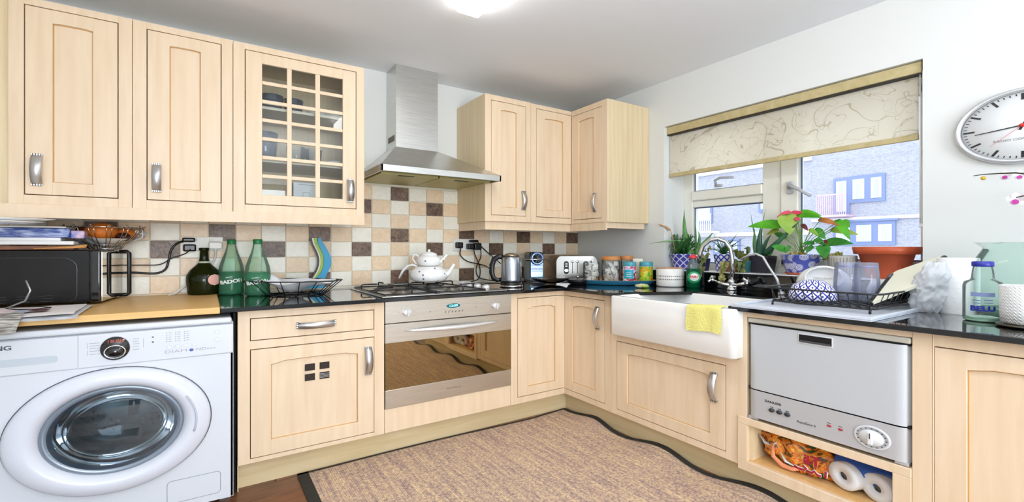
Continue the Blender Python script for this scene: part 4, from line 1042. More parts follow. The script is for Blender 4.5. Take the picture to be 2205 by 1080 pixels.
# washing-up liquid
BX, BY = 2.728, 1.925
t = thing('washing_up_bottle', 'green washing-up liquid bottle with red cap behind the sink', 'bottle', (BX, BY, WT))
q = mb(thin_glass('liquid_green', '0E7A4E', 1.45, mixin=.45), True); q.lathe([(.046, 0), (.053, .006), (.054, .10), (.050, .128), (.0001, .128)], (BX, BY, WT), 28, sy=.75); q.build('liquid', t)
q = mb(thin_glass('clear_plastic', 'DCE8E8', 1.45, mixin=.12), True); q.lathe([(.0505, .128), (.042, .155), (.026, .185), (.018, .20)], (BX, BY, WT), 28, sy=.75, closed_caps=False); q.build('shoulder', t)
mb(mat('red_cap', 'E8404A', .35), True).lathe([(.028, .197), (.030, .203), (.026, .213), (.012, .218), (.010, .224), (.0001, .224)], (BX, BY, WT), 24).build('cap', t)
view = Vector((-BX, -BY, 0)).normalized(); sidev = Vector((-view.y, view.x, 0))
LM = MT((BX + view.x * .0505, BY + view.y * .0505, WT + .072), sidev, (0, 0, 1), view)
q = mb(mat('label_green', '1E9A5C', .3), True, LM); q.lathe([(.042, .0), (.041, .0012), (.0001, .0015)], (.004, 0, 0), 24, sy=.95); lb = q.build('label', t)
q = mb(whitem, True, LM); q.lathe([(.029, .0016), (.0285, .002), (.0001, .0022)], (.006, .002, 0), 24, sy=.9); q.build('label_disc', lb)
text('lettering', 'FAIRY', .020, LM @ Matrix.Translation((.006, .004, .0026)), mat('red_lettering', 'D83A34', .4), lb, sx=1.05, bold=.0009)

# ------------------------------------------------------------------ tap
t = thing('bridge_tap', 'chrome swan-neck mixer tap with cross handles behind the sink', 'tap', (2.76, 1.672, WT))
q = mb(chrome, True)
q.tube([(2.78, 1.68, .885), (2.78, 1.68, 1.04), (2.778, 1.692, 1.115), (2.77, 1.72, 1.158), (2.755, 1.762, 1.178), (2.74, 1.81, 1.168), (2.725, 1.848, 1.132), (2.717, 1.866, 1.08), (2.715, 1.87, 1.052)], [.013, .013, .013, .013, .013, .013, .013, .0135, .015], 14)
q.build('spout', t)
q = mb(chrome, True); q.lathe([(.034, 0), (.032, .01), (.02, .022), (.017, .035), (.024, .05), (.022, .062), (.014, .07)], (2.775, 1.682, WT), 24); q.build('base', t)
q = mb(chrome, True)
for s_ in (-1, 1):
    hy_ = 1.682 + s_ * .105
    q.tube([(2.775, 1.682, WT + .03), (2.765, 1.682 + s_ * .05, WT + .035), (2.755, hy_, WT + .052)], [.014, .013, .011], 10)
q.build('bridge_arms', t)
for s_ in (-1, 1):
    c_ = Vector((2.745, 1.682 + s_ * .12, WT + .064)); ax = Vector((-.15, s_ * .8, .58)).normalized()
    a_ = ax.cross(Vector((0, 0, 1))).normalized(); b_ = ax.cross(a_); q = mb(chrome, True)
    q.tube([c_ - ax * .02, c_ + ax * .012], .012, 10)
    for w_ in (a_ + b_, a_ - b_):
        w_ = w_.normalized(); q.tube([c_ - w_ * .032, c_, c_ + w_ * .032], [.009, .006, .009], 8)
    q.build('cross_handle', t)
t = thing('filter_tap', 'thin white filtered-water tap arching beside the dish rack', 'tap', (2.74, 1.36, WT))
fm = mat('satin_white_tap', 'D4D6DA', .25, .6)
q = mb(fm, True); q.tube([(2.74, 1.36, WT), (2.74, 1.385, .939), (2.74, 1.433, 1.01), (2.74, 1.465, 1.065), (2.74, 1.507, 1.083), (2.74, 1.55, 1.074), (2.735, 1.60, 1.048)], [.009, .008, .007, .007, .007, .007, .006], 10); q.build('spout', t)
mb(fm, True).lathe([(.02, 0), (.018, .012), (.010, .02)], (2.74, 1.36, WT), 18).build('base', t)

# ------------------------------------------------------------------ dish rack
t = thing('drip_tray', 'clear plastic drip tray under the dish rack', 'tray', (2.3, .95, WT))
dt = thin_glass('frosted_plastic', 'EEF3FC', 1.3, .15, mixin=.6)
q = mb(dt, False)
q.box(1.985, 2.63, .675, 1.205, WT + .001, WT + .005).box(1.985, 1.997, .675, 1.205, WT + .005, WT + .016, .002).box(2.618, 2.63, .675, 1.205, WT + .005, WT + .016, .002)
q.box(1.997, 2.618, .675, .687, WT + .005, WT + .016, .002).box(1.997, 2.618, 1.193, 1.205, WT + .005, WT + .016, .002); q.build('tray_body', t)
t = thing('dish_rack', 'black wire dish rack holding washed bowls and glasses', 'rack', (2.4, .93, WT + .016))
q = mb(wire, True); rz0, rz1 = WT + .024, WT + .085
lo = rrect(2.18, 2.70, .735, 1.135, .04, 4); hi = rrect(2.15, 2.73, .71, 1.16, .05, 4)
q.tube([(x, y, rz1) for x, y in hi], .0042, 6, closed=True); q.tube([(x, y, rz0) for x, y in lo], .0042, 6, closed=True)
q.build('rim_wires', t)
for i in range(12):
    y = 1.115 - i * .0335; mb(wire, True).tube([(2.155, y, rz1), (2.182, y, rz0), (2.698, y, rz0), (2.725, y, rz1)], .0023, 6).build('cross_wire', t)
for i in range(9):
    x = 2.23 + i * .053; mb(wire, True).tube([(x, .715, rz1), (x, .738, rz0), (x, 1.13, rz0), (x, 1.155, rz1)], .0020, 6).build('long_wire', t)
for x, y in ((2.19, 1.12), (2.19, .745), (2.69, 1.12), (2.69, .745)):
    mb(wire, True).tube([(x, y, rz0), (x - .012, y, rz0 - .004), (x - .014, y, WT + .006)], .005, 6).build('foot', t)

# crockery in the rack
t = thing('white_bowl', 'large white oval bowl upended in the dish rack', 'bowl', (2.60, 1.085, WT + .03))
BM = Matrix.Translation((2.60, 1.085, WT + .106)) @ Matrix.Rotation(math.radians(-62), 4, Vector((-.41, .91, 0))) 
vdir = Vector((-2.6, -1.085, 0)).normalized()
BM = MT((2.60, 1.085, WT + .112), (-vdir.y, vdir.x, 0), (vdir.x * -.35, vdir.y * -.35, .94), (vdir.x * .94, vdir.y * .94, .35))
q = mb(ceram, True, BM); q.lathe([(.122, -.075), (.118, -.05), (.10, -.012), (.084, -.002), (.082, .012), (.076, .012), (.073, .0), (.0001, -.003)], (0, 0, 0), 36, sy=.72, closed_caps=False); q.build('bowl', t)
text('maker_mark', 'PORCELAIN', .012, BM @ Matrix.Translation((0, 0, .001)), mat('faint_print', 'C9C6C0', .5), t)
t = thing('patterned_bowl', 'blue and white diamond-patterned bowl upside down in the rack', 'bowl', (2.365, 1.035, rz0 + .004))
q = mb(lattice('blue_diamond', 'F2F2F6', '3A3A9C', 15, 26, .11, True), True)
q.lathe([(.098, 0), (.094, .035), (.078, .065), (.05, .083), (.045, .088), (.040, .084), (.0001, .084)], (2.365, 1.035, rz0 + .004), 40); q.build('bowl', t)
gcut = thin_glass('washed_tumbler', 'EEF2FF', 1.4, mixin=.20)
for i, (x, y, r_, lb_) in enumerate(((2.50, .945, .056, 'upside-down clear tumbler in the rack, next to the white bowl'), (2.50, .868, .052, 'upside-down clear tumbler in the rack, nearest the cream board'))):
    t = thing('tumbler', lb_, 'glass', (x, y, rz0 + .004), 'tumblers in the dish rack'); q = mb(gcut, True)
    q.lathe([(r_, 0), (r_ * .96, .09), (r_ * .84, .168), (r_ * .80, .172), (.0001, .172)], (x, y, rz0 + .004), 12); q.build('glass', t)
    mb(mat('glass_base_blue', '6A78C4', .1, coat=1), True).lathe([(r_ * .80, .158), (r_ * .74, .150), (.0001, .15)], (x, y, rz0 + .004), 12).build('thick_base', t)
t = thing('white_cup', 'small white cup upside down behind the tumblers', 'cup', (2.66, .87, rz0 + .004))
mb(ceram, True).lathe([(.05, 0), (.052, .04), (.035, .085), (.0001, .088)], (2.655, .87, rz0 + .004), 24).build('cup', t)
# cream board leaning
Pn = [Vector(p_) for p_ in ((2.33, .800, .884), (2.60, .800, 1.010), (2.705, .645, 1.092), (2.455, .672, .968))]
t = thing('chopping_board', 'cream oval-ended chopping board with black grips leaning in the rack', 'board', (2.5, .74, .88))
nrm = (Pn[1] - Pn[0]).cross(Pn[3] - Pn[0]).normalized(); q = mb(mat('cream_board', 'ECE8D2', .35), False)
def quadpt(a, b): return Pn[0] * (1 - a) * (1 - b) + Pn[1] * a * (1 - b) + Pn[2] * a * b + Pn[3] * (1 - a) * b
outl = rrect(0, 1, 0, 1, .09, 4); A_ = [q.v(quadpt(a, b)) for a, b in outl]; B_ = [q.v(quadpt(a, b) + nrm * .012) for a, b in outl]
q.f(A_[::-1]); q.f(B_)
for i in range(len(A_)): q.f([A_[i], A_[(i + 1) % len(A_)], B_[(i + 1) % len(A_)], B_[i]])
bo = q.build('board', t)
for b0, b1 in ((-.05, .035), (.95, 1.03)):
    q = mb(black, True); V_ = []
    pts = [quadpt(.02 + .9 * i / 6, (b0 + b1) / 2) + nrm * .006 for i in range(7)]; q.tube(pts, .011, 8); q.build('grip', bo)

# kitchen roll, bag, bottle, jar and pot at the right end
t = thing('kitchen_roll', 'white kitchen roll standing by the right end of the window', 'kitchen roll', (2.555, .575, WT))
q = mb(mat('tissue', 'F4F4F4', .9, bump=.25, bscale=70), True); q.lathe([(.062, 0), (.065, .006), (.065, .222), (.062, .226), (.022, .226), (.022, .05)], (2.555, .575, WT), 36, closed_caps=False); q.build('paper', t)
mb(mat('card_tube', 'C8B090', .8), True).lathe([(.0215, .01), (.0215, .224)], (2.555, .575, WT), 20, closed_caps=False).build('tube', t)
t = thing('plastic_bag', 'crumpled thin white plastic bag between dish rack and kitchen roll', 'bag', (2.56, .66, WT))
def bagf(u, v):
    from mathutils import noise
    a = 2 * PI * u; z = v; base = Vector((math.cos(a), math.sin(a), z * 2)); k_ = 1 + .30 * noise.noise(base * 1.6) + .20 * noise.noise(base * 5) + .10 * noise.noise(base * 11)
    r_ = (.082 * math.sin(PI * min(1, .22 + v * .62)) + .012) * k_
    return (2.52 - .02 * v + r_ * math.cos(a) * .8 , .665 - .04 * v + r_ * math.sin(a) * .62, WT + .002 + .205 * v + .010 * noise.noise(base * 3))
mb(translucent('thin_bag_plastic', 'F6F8FC', .45, .35), True).grid(bagf, 64, 36).build('film', t)
VX, VY = 2.364, .465
t = thing('water_bottle', 'clear glass water bottle with blue cap and blue lettering', 'bottle', (VX, VY, WT))
cg = thin_glass('water_bottle_glass', 'F4FAF8', 1.2, mixin=.07)
q = mb(cg, True); q.lathe([(.048, .002), (.054, .010), (.054, .128), (.050, .142), (.034, .150), (.031, .156), (.0285, .185), (.025, .20)], (VX, VY, WT), 32, closed_caps=False); q.build('glass', t)
mb(mat('green_glass_base', 'A9D2B6', .1, coat=1), True).lathe([(.046, .0005), (.053, .004), (.052, .012), (.045, .016), (.02, .020), (.0001, .020)], (VX, VY, WT), 32).build('thick_base', t)
mb(mat('blue_cap', '2A2E9C', .35), True).lathe([(.029, .198), (.030, .201), (.030, .214), (.027, .217), (.0001, .217)], (VX, VY, WT), 28).build('cap', t)
vd = Vector((-VX, -VY, 0)).normalized(); sd = Vector((-vd.y, vd.x, 0)); r_ = .0545
LM = MT((VX + vd.x * r_, VY + vd.y * r_, WT + .048), sd, (0, 0, 1), vd); pb = mat('blue_print', '23309C', .4)
text('lettering', 'BELU', .024, LM, pb, t, sx=1.25, bend=r_, bold=.0014)
q = mb(pb, True); pl_ = mat('pale_blue_print', '8A9AC8', .5); a0 = math.atan2(-VY, -VX)
for z in (.067, .077): q.lathe([(r_ * 1.002, z), (r_ * 1.002, z + .0018)], (VX, VY, WT), 8, a0=a0 - .5, a1=a0 - .1, closed_caps=False); q.lathe([(r_ * 1.002, z + .002), (r_ * 1.002, z + .0038)], (VX, VY, WT), 6, a0=a0 + .05, a1=a0 + .5, closed_caps=False)
q.use(pl_).lathe([(r_ * 1.002, .092), (r_ * 1.002, .106)], (VX, VY, WT), 10, a0=a0 - .6, a1=a0 + .6, closed_caps=False); q.build('printed_label', t)
JX, JY = 2.60, .42
t = thing('glass_storage_jar', 'huge pale green glass jar behind the white pot', 'jar', (JX, JY, WT))
q = mb(greengl, True); q.lathe([(.10, .002), (.124, .02), (.130, .06), (.130, .16), (.118, .215), (.095, .255), (.09, .266), (.112, .285), (.116, .288)], (JX, JY, WT), 44, closed_caps=False)
q.lathe([(.10, .004), (.0001, .010)], (JX, JY, WT), 44, closed_caps=False); q.build('glass', t)
q = mb(thin_glass('jar_base_glass', '7FBFA8', 1.5, mixin=.3), True); q.lathe([(.09, .006), (.118, .02), (.112, .032), (.0001, .026)], (JX, JY, WT), 40); q.build('thick_base', t)
PX, PY = 2.29, .335
t = thing('white_pot', 'white textured plant pot at the far end of the worktop', 'plant pot', (PX, PY, WT))
wp = bpy.data.materials.new('chevron_ceramic'); n, l = nodes(wp); p = P(n); u, v = angle_uv(n, l, 40, 95); p.inputs['Base Color'].default_value = lin('F2F2F0'); p.inputs['Roughness'].default_value = .5
zz = math_(n, l, 'ABSOLUTE', math_(n, l, 'SUBTRACT', math_(n, l, 'FRACT', math_(n, l, 'ADD', u, 50.)), .5)); hh = math_(n, l, 'SINE', math_(n, l, 'MULTIPLY', math_(n, l, 'ADD', v, math_(n, l, 'MULTIPLY', zz, 1.3)), 6.28))
b = n.new('ShaderNodeBump'); b.inputs['Strength'].default_value = .5; b.inputs['Distance'].default_value = .002; l.new(hh, b.inputs['Height']); l.new(b.outputs[0], p.inputs['Normal'])
q = mb(wp, True); q.lathe([(.062, .012), (.072, .016), (.074, .05), (.076, .138), (.073, .140), (.070, .134), (.070, .11)], (PX, PY, WT), 40, closed_caps=False); q.build('pot', t)
mb(soil, True).lathe([(.070, .125), (.03, .134), (.0001, .136)], (PX, PY, WT), 24).build('soil', t)
mb(mat('dark_saucer', '4A4438', .4), True).lathe([(.05, 0), (.082, .004), (.084, .008), (.06, .010), (.06, .013), (.0001, .013)], (PX, PY, WT), 32).build('saucer', t)

# orchid above the right end of the worktop: arching stems and small flowers
t = thing('orchid', 'orchid stems with white and magenta flowers in front of the wall', 'orchid', (2.29, .335, .987))
stm = mat('orchid_stem', '3A4024', .6); opet = mat('orchid_petal', 'F4ECF2', .6); omag = mat('orchid_magenta', 'C43A9C', .5); oyel = mat('orchid_bud', 'D8B430', .5)
def sc(p_): # stems run from the pot towards the room corner
    return Vector(p_)
s1 = [(2.29, .335, .98), (2.40, .31, 1.2), (2.52, .34, 1.36), (2.60, .385, 1.395), (2.66, .43, 1.412), (2.70, .48, 1.42), (2.72, .53, 1.425), (2.73, .565, 1.424)]
s2 = [(2.295, .335, .98), (2.42, .315, 1.15), (2.55, .345, 1.28), (2.62, .375, 1.315), (2.67, .405, 1.322), (2.70, .435, 1.318)]
mb(stm, True).tube(s1, [.004, .004, .0035, .003, .003, .0025, .002, .0015], 6).build('stem', t)
mb(stm, True).tube(s2, [.004, .004, .0035, .003, .0025, .002], 6).build('stem', t)
def petal(q, c, d, L_, W_, nr):
    c, d, nr = Vector(c), Vector(d).normalized(), Vector(nr).normalized(); s_ = d.cross(nr).normalized()
    pts = [c + d * L_ * a + s_ * W_ * b for a, b in ((0, -.1), (.35, -.5), (.75, -.42), (1, 0), (.75, .42), (.35, .5), (0, .1))]
    vs = [q.v(p_ + nr * .003 * (i % 2)) for i, p_ in enumerate(pts)]; q.f(vs, True)
for c_, sz in (((2.725, .47, 1.412), .022), ((2.70, .425, 1.405), .022), ((2.72, .44, 1.312), .030)):
    q = mb(opet, True)
    for k_ in range(5):
        a = k_ * 2 * PI / 5 + .3; petal(q, c_, (-.3, math.cos(a), math.sin(a)), sz, sz * .9, (-.9, -.3, .1))
    q.use(omag)
    for a in (4.4, 5.0): petal(q, Vector(c_) + Vector((-.006, 0, 0)), (-.5, math.cos(a), math.sin(a)), sz * .8, sz * .5, (-.9, -.3, .1))
    q.build('flower', t)
mb(oyel, True).blob((2.728, .535, 1.41), .008, .009, .008, .1, 2, 1, 10, 6).build('bud', t)

# clock
t = thing('wall_clock', 'round silver-rimmed station clock on the wall past the window', 'clock', (XW, .437, 1.626))
CMx = right_M(XW - .002) @ Matrix.Translation((-.437, 1.626, 0)); RU, RV = .213, .157
q = mb(mat('clock_rim', 'D2D4D6', .25, .5), True, CMx); q.lathe([(1.0, 0), (1.0, .022), (.975, .034), (.90, .036), (.885, .024)], (0, 0, 0), 64, sx=RU, sy=RV, closed_caps=False); q.build('rim', t)
q = mb(mat('clock_face', 'EEF0F0', .5), True, CMx); q.lathe([(.89, .0), (.89, .020), (.0001, .0205)], (0, 0, 0), 64, sx=RU, sy=RV); fa = q.build('dial', t)
q = mb(black, False, CMx)
for i in range(60):
    a = 2 * PI * i / 60; big = i % 5 == 0; r0, r1, w_ = (.68 if big else .80), .85, (.022 if big else .008)
    c_, s_ = math.cos(a), math.sin(a); P4 = [((r0 * c_ - w_ * s_) * RU, (r0 * s_ + w_ * c_) * RV), ((r1 * c_ - w_ * s_) * RU, (r1 * s_ + w_ * c_) * RV), ((r1 * c_ + w_ * s_) * RU, (r1 * s_ - w_ * c_) * RV), ((r0 * c_ + w_ * s_) * RU, (r0 * s_ - w_ * c_) * RV)]
    q.prism(P4, 'z', .0206, .0215)
q.build('hour_marks', fa)
def hand(a, L_, w_, z, m_, nm, back=.12):
    c_, s_ = math.cos(a), math.sin(a); q = mb(m_, False, CMx)
    q.prism([((-back * c_ - w_ * s_) * RU, (-back * s_ + w_ * c_) * RV), ((L_ * c_ - w_ * .6 * s_) * RU, (L_ * s_ + w_ * .6 * c_) * RV), ((L_ * c_ + w_ * .6 * s_) * RU, (L_ * s_ - w_ * .6 * c_) * RV), ((-back * c_ + w_ * s_) * RU, (-back * s_ - w_ * c_) * RV)], 'z', z, z + .0012); q.build(nm, t)
hand(math.radians(188), .68, .016, .024, black, 'minute_hand'); hand(math.radians(70), .45, .02, .023, black, 'hour_hand')
hand(math.radians(226), .66, .004, .026, mat('red_hand', 'D8302A', .4), 'second_hand')
mb(mat('red_hand2', 'D8302A', .4), True, CMx).lathe([(.05, .025), (.045, .029), (.0001, .029)], (0, 0, 0), 20, sx=RU, sy=RV).build('hub', t)
text('lettering', 'RADIO CONTROLLED', .013, CMx @ Matrix.Translation((0, -.055, .0212)), mat('grey_print3', '8A8C8E', .5), t)

# ------------------------------------------------------------------ plants on the sill
SZ = SILL + .005
def blade(q, p0, p1, p2, w_, n_=8, th=.35, taper=True):
    p0, p1, p2 = Vector(p0), Vector(p1), Vector(p2); pts = []; rs = []
    for i in range(n_ + 1):
        a = i / n_; c_ = p1 * 2 - (p0 + p2) * .5
        pts.append(p0 * (1 - a) ** 2 + c_ * 2 * a * (1 - a) + p2 * a * a); rs.append(max(.0006, w_ / 2 * (1 - a ** 1.6)))
    q.tube(pts, rs, 6, flat=th, up0=(.86, .5, 0))
def leaf(q, a, b, w_, up=(-.75, -.35, .55), fold=.25, droop=.0):
    """heart-shaped leaf with a folded midrib, from its stalk end a to its tip b"""
    a, b = Vector(a), Vector(b); d = b - a; L_ = d.length; d.normalize(); up = Vector(up); s_ = d.cross(up).normalized(); nn = s_.cross(d).normalized()
    prof = [(-.06, .0), (-.10, .26), (.02, .44), (.25, .50), (.5, .42), (.72, .27), (.88, .12), (1.0, 0)]
    mid = [q.v(a + d * L_ * x + nn * (.06 * L_ * math.sin(PI * max(0, x)))) for x, _ in prof]
    for sg in (-1, 1):
        ed = [q.v(a + d * L_ * x + s_ * sg * w_ * y - nn * (-fold * w_ * y) + nn * (.04 * L_ * math.sin(PI * max(0, x)))) for x, y in prof]
        for i in range(len(prof) - 1): q.f([mid[i], mid[i + 1], ed[i + 1], ed[i]], True)
def green(name, c1, c2, tr=.25):
    m = noisy(name, c1, c2, (1, 1, 1), 14, 3, .35, rand=.08)
    n, l = m.node_tree.nodes, m.node_tree.links; p = P(n); o = next(x for x in n if x.type == 'OUTPUT_MATERIAL')
    src = p.inputs['Base Color'].links[0].from_socket; t_ = n.new('ShaderNodeBsdfTranslucent'); l.new(src, t_.inputs[0])
    mx = n.new('ShaderNodeMixShader'); mx.inputs[0].default_value = tr; l.new(p.outputs[0], mx.inputs[1]); l.new(t_.outputs[0], mx.inputs[2]); l.new(mx.outputs[0], o.inputs[0]); return m
LG = {'g1': green('leaf_bright', '4CA81E', '6CC62E'), 'g2': green('leaf_mid', '2A7E2A', '4AA236'), 'y': green('leaf_lime', '9CCB46', 'BEDC6A', .4), 'o': green('leaf_olive', '8A9A3A', 'A8B04A'),
      'r': green('spathe_pink', 'E0405E', 'F0607A', .2), 'b': green('spathe_brown', 'B8703A', 'D88E4E', .2), 'm': green('spathe_maroon', '5A1E28', '7E2A34', .1)}
darkg = green('grass_dark', '1E5226', '44863E', .2); aloeg = green('aloe_green', '4E8A48', '7CB26A', .15); alod = green('aloe_dark', '2A5648', '4A7E5A', .1); dry = mat('dried_leaf', 'C8A078', .8); olv = green('olive_leaf', '5E6A30', '94985A', .15)
def pot_body(t, c, r0, r1, h, m_, sy=1.0, rim=.006, soilz=.92):
    q = mb(m_, True); q.lathe([(r0 * .96, 0), (r0, .003), (r1, h - rim * 1.5), (r1 * 1.03, h - rim), (r1 * 1.03, h), (r1 * .95, h), (r1 * .9, h * .85)], c, 36, sy=sy, closed_caps=False); q.build('pot', t)
    mb(soil, True).lathe([(r1 * .93, h * soilz), (.0001, h * soilz + .003)], c, 20, sy=sy, closed_caps=False).build('soil', t)
# A: spider and aloe plant in lattice pot
c_ = (2.955, 2.175, SZ)
t = thing('aloe_in_lattice_pot', 'spiky aloe in a blue and white trellis pot in the corner of the sill', 'plant', c_)
pot_body(t, c_, .060, .087, .115, lattice('blue_trellis', '4A4CB4', 'E8E8F4', 9, 20, .09))
rr = random.Random(5); q = mb(darkg, True)
for i in range(120):
    a = rr.random() * 2 * PI; L_ = rr.uniform(.08, .18); ou = rr.uniform(.4, 1.0); zz = rr.uniform(.0, .12)
    p0 = (c_[0] + .04 * math.cos(a), c_[1] + .04 * math.sin(a), SZ + .108)
    p2 = (c_[0] + .75 * L_ * ou * math.cos(a) - .01, min(2.245, c_[1] + 1.25 * L_ * ou * math.sin(a)), SZ + .108 + zz - .03 * (ou > .8))
    if p2[0] > 3.06: p2 = (3.06, p2[1], p2[2])
    p1 = ((p0[0] + p2[0]) / 2, (p0[1] + p2[1]) / 2, max(p0[2], p2[2]) + .03)
    blade(q, p0, p1, p2, rr.uniform(.008, .014), 5)
o = q.build('grassy_leaves', t); o['kind'] = 'stuff'
for i, (a, b, d_, w_) in enumerate([((2.95, 2.10, 1.068), (2.94, 2.142, 1.21), (2.90, 2.12, 1.40), .055), ((2.95, 2.12, 1.168), (2.84, 2.21, 1.168), (2.72, 2.30, 1.147), .016), ((2.97, 2.072, 1.069), (2.97, 2.076, 1.231), (2.98, 2.092, 1.354), .015), ((2.97, 2.069, 1.069), (2.97, 2.046, 1.18), (2.97, 2.057, 1.241), .028), ((2.97, 2.10, 1.069), (2.97, 1.985, 1.179), (2.97, 1.939, 1.227), .024)]):
    q = mb(aloeg, True); blade(q, a, b, d_, w_, 10, .4); q.build('leaf', t)
q = mb(dry, True); q.tube([(2.90, 2.20, 1.09), (2.89, 2.215, 1.20), (2.88, 2.225, 1.25)], .003, 6); q.tube([(2.88, 2.225, 1.25), (2.86, 2.25, 1.275), (2.83, 2.29, 1.295)], [.008, .010, .003], 6); q.build('dry_flower', t)
# B: grassy plant in a second lattice pot behind the tap
c_ = (2.97, 1.86, SZ)
t = thing('grass_in_lattice_pot', 'wispy spiky plant in a small blue and white pot behind the tap', 'plant', c_)
pot_body(t, c_, .048, .062, .115, lattice('blue_dots', 'ECECF4', '3E46B0', 10, 26, .16))
q = mb(darkg, True); q2 = mb(alod, True)
for i in range(34):
    a = rr.random() * 2 * PI; L_ = rr.uniform(.08, .17); p0 = (c_[0], c_[1], SZ + .11)
    p2 = (min(3.07, c_[0] + .5 * L_ * math.cos(a)), c_[1] + 1.0 * L_ * math.sin(a), SZ + .11 + rr.uniform(.01, .09)); blade(q, p0, ((p0[0] + p2[0]) / 2, (p0[1] + p2[1]) / 2, p2[2] + .01), p2, .006, 5)
for p2 in ((2.95, 1.74, 1.221), (2.95, 1.70, 1.186), (2.95, 1.926, 1.223), (2.97, 1.80, 1.18)): blade(q2, (c_[0], c_[1], SZ + .11), ((c_[0] + p2[0]) / 2, (c_[1] + p2[1]) / 2, (SZ + .11 + p2[2]) / 2 + .01), p2, .010, 6)
o = q.build('thin_leaves', t); o['kind'] = 'stuff'; q2.build('long_blades', t)
# trailing plant in dark pot
c_ = (2.93, 1.985, SZ)
t = thing('trailing_plant', 'trailing plant with curled olive leaves in a dark pot behind the tap spout', 'plant', c_)
pot_body(t, c_, .035, .045, .085, mat('navy_pot', '23284A', .3))
def leafbunch(name, pts, parent, m_, w0=.024, n_=3, seed=1):
    r2 = random.Random(seed); q = mb(m_, True)
    for (x, y, z) in pts:
        for k_ in range(n_):
            dx, dy, dz = r2.uniform(-.02, .02), r2.uniform(-.022, .022), r2.uniform(-.045, .01)
            a = (x + r2.uniform(-.01, .01), y + r2.uniform(-.015, .015), z + r2.uniform(-.012, .012)); leaf(q, a, (a[0] + dx, a[1] + dy, a[2] + dz), w0 * r2.uniform(.7, 1.2), (r2.uniform(-1, -.3), r2.uniform(-.6, .2), r2.uniform(-.2, .8)), r2.uniform(.2, .9))
    o = q.build(name, parent); o['kind'] = 'stuff'; return o
mb(olv, True).tube([(2.93, 1.985, SZ + .08), (2.89, 1.97, SZ + .13), (2.855, 1.95, SZ + .08), (2.835, 1.93, SZ - .02), (2.83, 1.93, SZ - .06)], .0025, 5).build('trailing_stem', t)
leafbunch('curled_leaves', [(2.93, 1.985, 1.06), (2.90, 1.96, 1.09), (2.86, 1.95, 1.06), (2.85, 1.945, 1.03), (2.84, 1.94, .99), (2.835, 1.93, .95), (2.83, 1.935, .91), (2.88, 1.93, 1.07), (2.90, 1.92, 1.12)], t, olv, .022, 4, 2)
c_ = (2.93, 1.765, SZ)
t = thing('trailing_plant', 'drooping bunch of pale olive leaves hanging over the sill behind the tap stem', 'plant', c_)
pot_body(t, c_, .035, .045, .06, mat('clay_small', 'A86848', .5))
mb(olv, True).tube([(2.93, 1.77, SZ + .055), (2.87, 1.785, SZ + .07), (2.832, 1.79, SZ), (2.825, 1.785, SZ - .06)], .003, 5).build('trailing_stem', t)
leafbunch('drooping_leaves', [(2.87, 1.795, 1.02), (2.84, 1.79, .99), (2.83, 1.785, .965), (2.82, 1.775, .94), (2.82, 1.775, .92)], t, green('olive_yellow', '9A9A50', 'BDB878', .2), .036, 4, 9)
c_ = (2.93, 1.69, SZ)
t = thing('leafy_pot_plant', 'bushy dark plant with mottled leaves between the tap and the black pot', 'plant', c_)
pot_body(t, c_, .035, .048, .075, mat('teal_pot', '2A6A6A', .3))
leafbunch('leaves', [(2.93, 1.70, 1.07), (2.90, 1.69, 1.09), (2.92, 1.73, 1.09), (2.90, 1.66, 1.07), (2.88, 1.67, 1.03), (2.87, 1.69, 1.0), (2.86, 1.71, 1.04), (2.86, 1.66, .99), (2.855, 1.70, .97), (2.93, 1.67, 1.11)], t, olv, .026, 5, 12)
# C: tall aloe in square black pot
c_ = (2.985, 1.60, SZ)
t = thing('aloe_in_black_pot', 'tall aloe with upright toothed leaves in a square black pot', 'plant', c_)
q = mb(mat('black_square_pot', '2E2A36', .35)); 
def frust(q, c, a, b, h, m1=None):
    A_ = [q.v((c[0] + sx_ * a, c[1] + sy_ * a, c[2])) for sx_, sy_ in ((-1, -1), (1, -1), (1, 1), (-1, 1))]; B_ = [q.v((c[0] + sx_ * b, c[1] + sy_ * b, c[2] + h)) for sx_, sy_ in ((-1, -1), (1, -1), (1, 1), (-1, 1))]
    for i in range(4): q.f([A_[i], A_[(i + 1) % 4], B_[(i + 1) % 4], B_[i]])
    q.f(A_[::-1]); q.f(B_)
frust(q, c_, .050, .062, .105); q.build('pot', t); mb(soil).box(c_[0] - .055, c_[0] + .055, c_[1] - .055, c_[1] + .055, SZ + .104, SZ + .108).build('soil', t)
for (a, b, d_, w_), m_ in zip([((3.0, 1.625, 1.062), (3.0, 1.662, 1.22), (3.0, 1.687, 1.355), .014), ((3.0, 1.607, 1.062), (3.0, 1.613, 1.218), (3.0, 1.586, 1.37), .014), ((2.97, 1.607, 1.062), (2.95, 1.601, 1.158), (2.95, 1.592, 1.257), .046), ((3.0, 1.631, 1.062), (3.0, 1.656, 1.144), (3.0, 1.659, 1.244), .044), ((2.97, 1.583, 1.074), (2.95, 1.455, 1.185), (2.93, 1.341, 1.285), .034), ((3.0, 1.577, 1.063), (3.0, 1.548, 1.098), (3.0, 1.531, 1.134), .024), ((3.0, 1.619, 1.062), (3.0, 1.583, 1.158), (3.0, 1.548, 1.202), .028)], [aloeg, aloeg, alod, aloeg, alod, aloeg, alod]):
    q = mb(m_, True); blade(q, a, b, d_, w_, 10, .35); q.build('leaf', t)
